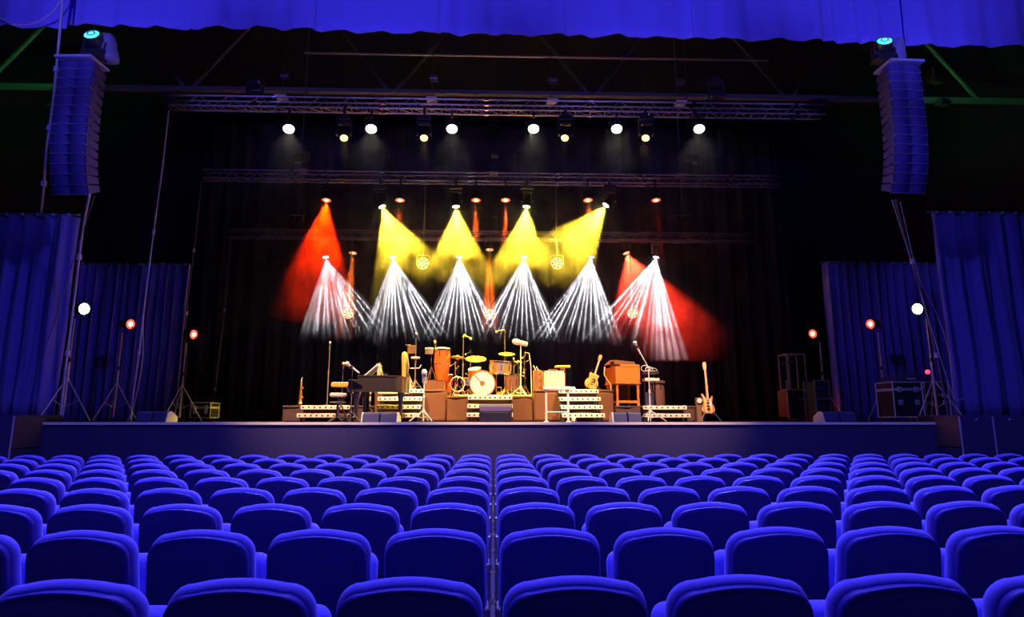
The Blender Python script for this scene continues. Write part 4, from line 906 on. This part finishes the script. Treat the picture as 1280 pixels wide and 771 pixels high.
YD = 14.65; s_ = lambda px, py, Y: at(px, py, Y)
q = s_(603, 480, YD); r = q.z-RC; r = min(r, .29)
bd = drum('bass_drum', 'bass drum with white front head and small brass centre', (q.x, YD+.22, RC+.31), .29, .42, (0, -1, .0), M_wrapo, legs=[((-.27, -.1, -.05), (-.38, -.2, -.305)), ((.27, -.1, -.05), (.38, -.2, -.305))])
MB().lathe([(.06, .218), (.055, .226), (.001, .228)], 18, axis=(0, -1, 0), org=(-.0, 0, 0)).build('centre_patch', M_brass, bd); MB().cyl((-.20, -.228, .2), (-.02, -.228, .02), .006, seg=4).build('crease_line', M_blkm, bd)
q = s_(594, 468, YD); drum('rack_tom', 'small orange tom mounted behind the bass drum, hi-hat side', (q.x-.02, YD+.62, q.z+.06), .16, .24, (-.15, -.35, 1), M_wrapo, legs=[((.1, 0, -.1), (.1, 0.02, -(q.z+.06-RC)))])
q = s_(626, 456, YD); drum('rack_tom', 'large silver and orange striped tom above the bass drum', (q.x, YD+.75, q.z+.0), .27, .29, (.05, -.10, 1), M_wrap, legs=[((-.1, .1, -.1), (-.1, .3, -(q.z-RC))), ((.12, .1, -.1), (.12, .3, -(q.z-RC)))])
to = bpy.data.objects['rack_tom.001']; 
for px_, w_ in ((-.6, .5), (.62, .45)):
    P = []
    for zz in (-.125, .125): P.append([(.273*math.sin(a), -.273*math.cos(a), zz) for a in [px_-w_/2+w_*k/6 for k in range(7)]] + [(.27*math.sin(a), -.27*math.cos(a), zz) for a in [px_+w_/2-w_*k/6 for k in range(7)]])
    MB().loops(P).build('stripe', M_wrapo, to)
q = s_(652, 470, YD); drum('floor_tom', 'floor tom on three chrome legs beside the bass drum', (s_(641, 480, YD).x+.02, YD+.5, RC+.36), .19, .36, (0, 0, 1), M_dkbr, legs=[((.19*math.cos(a), .19*math.sin(a), 0), (.2*math.cos(a), .2*math.sin(a), -.345)) for a in (.3, 2.4, 4.5)])
q = s_(585, 478, YD); drum('snare_drum', 'chrome snare drum low on the hi-hat side', (q.x-.05, YD+1.12, RC+.42), .17, .15, (0, -.1, 1), M_chrome, legs=[((0, 0, -.05), (0, 0, -.22)), ((0, 0, -.2), (.2, -.1, -.41)), ((0, 0, -.2), (-.2, -.1, -.41)), ((0, 0, -.2), (0, .2, -.41))])
def cymbal(label, px, py, Y, r, tilt, hat=False, pole=None, z0=None):
    q = at(px, py, Y); z0 = RC if z0 is None else z0; h = q.z-z0
    t = thing('cymbal_stand', label, 'cymbal', (q.x, Y, z0)); tripod(t, .01, h, M_chrome, spread=.26, hub=.3, a0=random.uniform(0, 2))
    MB().cyl((0, 0, .05), (0, 0, h*.6), .014, seg=8).build('lower_tube', M_chrome, t, smooth=40); MB().cyl((0, 0, h*.55), (0, 0, h+.05), .009, seg=8).build('upper_tube', M_chrome, t, smooth=40)
    ax = Vector(tilt).normalized()
    MB().lathe([(r, -.012), (r, -.008), (r*.6, .008), (r*.22, .016), (r*.18, .034), (r*.08, .042), (.001, .043)], 28, axis=ax, org=(0, 0, h)).build('cymbal', M_brass, t, smooth=50)
    if hat: MB().lathe([(r*.08, -.06), (r*.2, -.05), (r*.22, -.03), (r, -.014), (r, -.018)], 28, axis=ax, org=(0, 0, h-.01)).build('lower_cymbal', M_brass, t, smooth=50)
    MB().cyl((0, 0, h+.03), (0, 0, h+.06), .018, seg=8).build('wing_nut', M_chrome, t)
cymbal('flat brass hi-hat pair on a chrome stand beside the conga', 572, 446, YD+.5, .19, (.06, 0, 1), True)
cymbal('broad brass crash cymbal tilted toward the seats', 595, 448, YD+.95, .26, (.02, -.42, 1))
cymbal('brass ride cymbal above the striped tom', 633.5, 442, YD+1.2, .21, (.03, -.32, 1))
cymbal('small brass cymbal low beside the floor tom', 648, 452, YD+.95, .12, (.1, -.1, 1))
st_, tip = mic_stand('overhead mic stand above the hi-hat', standp(578.5, RC, YD+1.48), Z(421, YD+1.48)-RC, M_alu, (.13, -.05, -.02)); mic('overhead microphone above the hi-hat', tip, (.9, -.2, -.6), M_white, 1.2)
st_, tip = mic_stand('overhead mic stand above the ride cymbal', standp(631, RC, YD+1.5), Z(414, YD+1.5)-RC, M_alu, (-.14, -.05, 0)); mic('overhead microphone above the ride cymbal', tip, (-.9, -.2, -.3), M_white, 1.2); 
st_, tip = mic_stand('white singer mic stand beside the floor tom', standp(651, RC, YD), Z(430, YD)-RC, M_white); mic('wide white microphone atop the singer stand by the floor tom', tip+Vector((0, 0, .03)), (-1, -.1, .22), M_white, 1.7, True)
# chrome clamp stands crowded round the kit
for px, dy, hpy, lb in ((656, .5, 441, 'behind the singer stand'), (642.5, 1.3, 447, 'behind the floor tom'), (588, 1.5, 437, 'behind the hi-hat'), (569, .95, 452, 'beside the short conga')):
    q = standp(px, RC, YD+dy); h = Z(hpy, YD+dy)-RC; t = thing('hardware_stand', 'chrome clamp stand with short arms '+lb, 'stand', q)
    tripod(t, .01, h, M_chrome, spread=.17, hub=.26, a0=px); MB().cyl((0, 0, .05), (0, 0, h), .013, seg=8).build('pole', M_chrome, t, smooth=40)
    for j in range(4):
        a = px+j*1.9; z = h*(.45+.17*j); MB().cyl((0, 0, z), (.13*math.cos(a), .05*math.sin(a), z+.07*(-1)**j), .009, seg=6).build('arm', M_chrome, t); MB().box((0, 0, z), (.045, .045, .06)).build('clamp', M_chrome, t, bevel=.008)
        MB().sph((.13*math.cos(a), .05*math.sin(a), z+.07*(-1)**j), .018, seg=8).build('arm_knob', M_white if j % 2 else M_brass, t)
# loops of cable and kit hardware on the drum riser
def floorcable(label, pts, r, m): 
    b = Vector(pts[0]); t = thing('floor_cable', label, 'cable', b); MB().tube([Vector(p)-b for p in pts], r, 5).build('line', m, t, smooth=180)
cx0 = at(571, 478, YD-.1); floorcable('coiled white cable looped upright at the drum riser edge', [(cx0.x+.17*math.cos(a), YD+.12+.015*a, cx0.z-.02+.17*math.sin(a)) for a in [k*.35-1.57 for k in range(22)]], .010, M_white)
c1 = at(655, 440, YD); floorcable('cable hanging from the singer mic stand', [(c1.x+.02, YD+.03, c1.z), (c1.x+.12, YD+.03, c1.z-.02), (c1.x+.16, YD+.03, c1.z-.3), (c1.x+.18, YD+.02, RC+.02), (c1.x+.05, YD-.1, RC+.012)], .009, M_white)
rr = random.Random(4)
for k, (px, lb) in enumerate(((577, 'by the hi-hat'), (590, 'before the bass drum spur'), (619, 'beside the bass drum'), (640, 'before the floor tom'), (656, 'at the singer stand'))):
    b = at(px, 493, YD-.2); P = []
    for j in range(14): P.append((b.x+.16*math.sin(j*.9+k)+.02*rr.uniform(-1, 1), YD-.2+.10*math.cos(j*.7+k*2), RC+.012+.012*(j % 3)))
    floorcable('tangled pale cable on the drum riser '+lb, P, .009, M_white)
q = at(612, 490, YD); t = thing('kick_pedal', 'chrome pedal and clamp beside the bass drum', 'pedal', (at(624, 490, YD).x, YD+.1, RC)); MB().box((0, 0, .01), (.1, .28, .02)).build('base', M_chrome, t); MB().box((0, .02, .08), (.07, .24, .012), Matrix.Rotation(.35, 3, 'X')).build('footboard', M_chrome, t)
for s in (-1, 1): MB().cyl((s*.05, .12, .01), (s*.05, .12, .24), .010, seg=6).build('post', M_chrome, t)
MB().cyl((-.06, .12, .23), (.06, .12, .23), .008, seg=6).build('axle', M_chrome, t)

# ------------------------------------------------------------------ amplifier riser
Y = 14.9; x0, x1 = X(679, Y), X(708, Y); h = Z(463, Y)-RD; w = x1-x0
t = thing('guitar_amplifier', 'cream grille guitar amplifier with brown sides', 'amplifier', ((x0+x1)/2, Y, RD)); t.rotation_euler = (0, 0, .12)
MB().box((0, .14, h/2), (w, .28, h)).build('cabinet', M_tolex, t, bevel=.012); MB().box((.0, -.006, h*.44), (w-.05, .014, h*.80)).build('grille', M_cream, t, bevel=.004); MB().box((0, -.004, h*.91), (w-.05, .012, h*.12)).build('control_panel', M_white, t)
for k in range(5): MB().cyl((-w*.36+k*w*.18, -.008, h*.91), (-w*.36+k*w*.18, -.03, h*.91), .013, seg=8).build('knob', M_blk, t)
MB().tube([(-.12, .14, h), (-.1, .14, h+.03), (.1, .14, h+.03), (.12, .14, h)], .012, 6).build('handle', M_tolex, t)
for sx in (-1, 1):
    for sz in (0, 1): MB().box((sx*(w/2-.02), -.004, .02+sz*(h-.04)), (.05, .03, .05)).build('corner_cap', M_chrome, t, bevel=.006)
Y2_ = 15.05; x0, x1 = X(667.5, Y2_), X(679, Y2_); w = x1-x0; h = Z(462.5, Y2_)-RD
t = thing('effects_rack', 'narrow brown cabinet with brass knobs beside the cream amplifier', 'cabinet', ((x0+x1)/2-.02, Y2_-.02, RD)); MB().box((0, .14, h/2), (w-.02, .28, h)).build('body', M_tolex, t, bevel=.008); MB().box((w*.22, -.006, h/2), (w*.4, .014, h*.9)).build('front_strip', M_brass, t)
for k in range(3): MB().cyl((w*.22, -.012, h*(.2+.3*k)), (w*.22, -.035, h*(.2+.3*k)), .025, seg=10).build('knob', M_tolex, t)
MB().cyl((-.03, .1, h), (-.09, .1, h+.12), .010, seg=6).build('antenna', M_white, t); MB().cyl((.03, .1, h), (-.02, .1, h+.1), .010, seg=6).build('antenna', M_white, t)
q = at(703, 461, 15.1); t = thing('pedal_tray', 'flat orange-edged tray on a short post atop the amplifier', 'tray', (q.x, 15.1, Z(463, 14.9)+.04)); MB().box((0, 0, .07), (.36, .2, .05)).build('tray', M_amber, t, bevel=.008); MB().box((0, 0, .025), (.1, .1, .05)).build('post', M_maple, t)
q = at(715, 484, 14.7); t = thing('stomp_pedal', 'small pale pedal on the riser beside the amplifier', 'pedal', (q.x, 14.75, RD)); MB().loops([[(-.1, -.1, 0), (.1, -.1, 0), (.1, .1, 0), (-.1, .1, 0)], [(-.08, -.08, .04), (.08, -.08, .04), (.08, .08, .09), (-.08, .08, .09)]]).build('body', M_cream, t, bevel=.006); MB().cyl((0, -.03, .04), (0, -.03, .075), .02, seg=10).build('switch', M_chrome, t)

# ------------------------------------------------------------------ organ and its neighbours
Y = 14.85; x0, x1 = X(762, Y), X(801, Y); w = x1-x0; zt = Z(458, Y)-RE; zb = Z(478, Y)-RE; D = .62
t = thing('wooden_organ', 'orange wooden organ on turned legs', 'organ', ((x0+x1)/2+.10, Y, RE)); t.rotation_euler = (0, 0, .22); w *= .86
MB().box((0, D/2, (zt+zb)/2), (w, D, zt-zb)).build('body', M_organ, t, bevel=.012); MB().box((0, D/2, zb-.012), (w+.04, D+.04, .03)).build('base_moulding', M_organ, t, bevel=.008)
MB().box((w*.1, D/2, zt+.03), (w*.78, D, .06)).build('upper_case', M_organ, t, bevel=.008)
prof = lambda H: [(.035, .0), (.04, .05), (.028, .09), (.033, .14), (.026, H*.45), (.036, H*.7), (.026, H*.82), (.04, H*.9), (.04, H)]
for sx in (-1, 1):
    for sy in (0, 1): MB().lathe(prof(zb-.02), 12, org=(sx*(w/2-.05), .05+sy*(D-.1), 0)).build('leg', M_organ, t, smooth=40)
    MB().box((sx*(w/2-.05), D/2, .1), (.04, D-.1, .05)).build('side_stretcher', M_organ, t)
MB().box((0, .05, .10), (w-.1, .04, .06)).build('stretcher', M_organ, t, bevel=.006); MB().box((0, D-.04, zb*.55), (w-.12, .02, zb*.8)).build('back_panel', M_dkbr, t)
t2 = thing('sheet_lid', 'pale slanting board lying on the wooden organ', 'board', Vector(t.location)+Vector((-.06, .2, zt+.064)), .22)
MB().loops([[(-.40, -.16, 0), (.26, -.16, 0), (.26, .28, 0), (-.40, .28, 0)], [(-.24, -.1, .11), (.24, -.1, .07), (.24, .25, .09), (-.24, .25, .13)]]).build('board', M_skirt, t2, bevel=.006); MB().box((-.36, -.13, .03), (.1, .06, .05)).build('hinge', M_chrome, t2)
lo = at(762, 470, Y-.1); floorcable('pale cable hanging from the organ corner', [(lo.x-.1, Y-.04, RE+zt), (lo.x-.12, Y-.06, RE+zt-.2), (lo.x+.02, Y-.1, RE+zb-.05), (lo.x+.03, Y-.1, RE+.3), (lo.x-.05, Y-.1, RE+.02), (lo.x, Y-.15, RE+.012)], .014, M_maple)
Y = 14.7; q = at(803, 470, Y); t = thing('synthesizer_stack', 'cluttered synthesizer stack with looped cables beside the organ', 'keyboard', (q.x+.22, Y, RE))
for k, py in enumerate((474, 465)):
    z = Z(py, Y)-RE; MB().box((0, .1, z), (.34, .3, .06)).build('keyboard', M_white if k == 0 else M_blkm, t, bevel=.006); MB().box((-.04, .0, z+.034), (.24, .1, .01)).build('keys', M_key, t)
for s in (-1, 1): MB().cyl((s*.12, .2, 0.01), (s*.12, .2, Z(463, Y)-RE), .014, seg=8).build('post', M_chrome, t); MB().box((s*.12, .12, .012), (.04, .36, .024)).build('foot', M_chrome, t)
for k in range(3): MB().tube([(-.16+.09*math.cos(a)+k*.1, -.02, Z(460, Y)-RE+.07*math.sin(a)-k*.03) for a in [j*.5 for j in range(13)]], .008, 5).build('cable_loop', M_white, t)
Y = 15.3; x0, x1 = X(813, Y), X(832, Y); h = Z(475, Y)-RE; r = (x1-x0)/2
t = thing('large_conga', 'dark brown tapered drum with broad rim behind the synthesizer', 'drum', ((x0+x1)/2+.03, Y+.1, RE)); MB().lathe([(r*.95, 0), (r*1.0, .1), (r*.98, h*.5), (r*.9, h*.9)], 24).build('shell', M_dkbr, t, smooth=50); MB().lathe([(r*.92, h*.88), (r*1.12, h*.9), (r*1.12, h*.98), (r*.9, h), (.001, h+.002)], 24).build('rim', M_skirtm, t, smooth=40)
for k in range(6): a = k*PI/3-.3; MB().box((r*1.02*math.cos(a), r*1.02*math.sin(a), h*.75), (.02, .02, h*.16)).build('lug', M_chrome, t)
Y = 15.0; q = at(808, 498, Y); t = thing('blue_box', 'small blue box standing between the organ and the dark drum', 'box', (X(811, Y), Y-.05, RE)); MB().box((0, 0, .16), (.2, .2, .32)).build('body', M_wedge, t, bevel=.008); MB().box((0, -.104, .26), (.14, .01, .05)).build('panel', M_blk, t)
st_, tip = mic_stand('pale boom mic stand rising before the organ riser', standp(811, SZ, 12.55), Z(459, 12.55)-SZ, M_white, (-.22, 0, .42), spread=.34); mic('round-headed microphone at the tip of the tall boom', tip, (-.45, -.1, .9), M_white, 1.4)
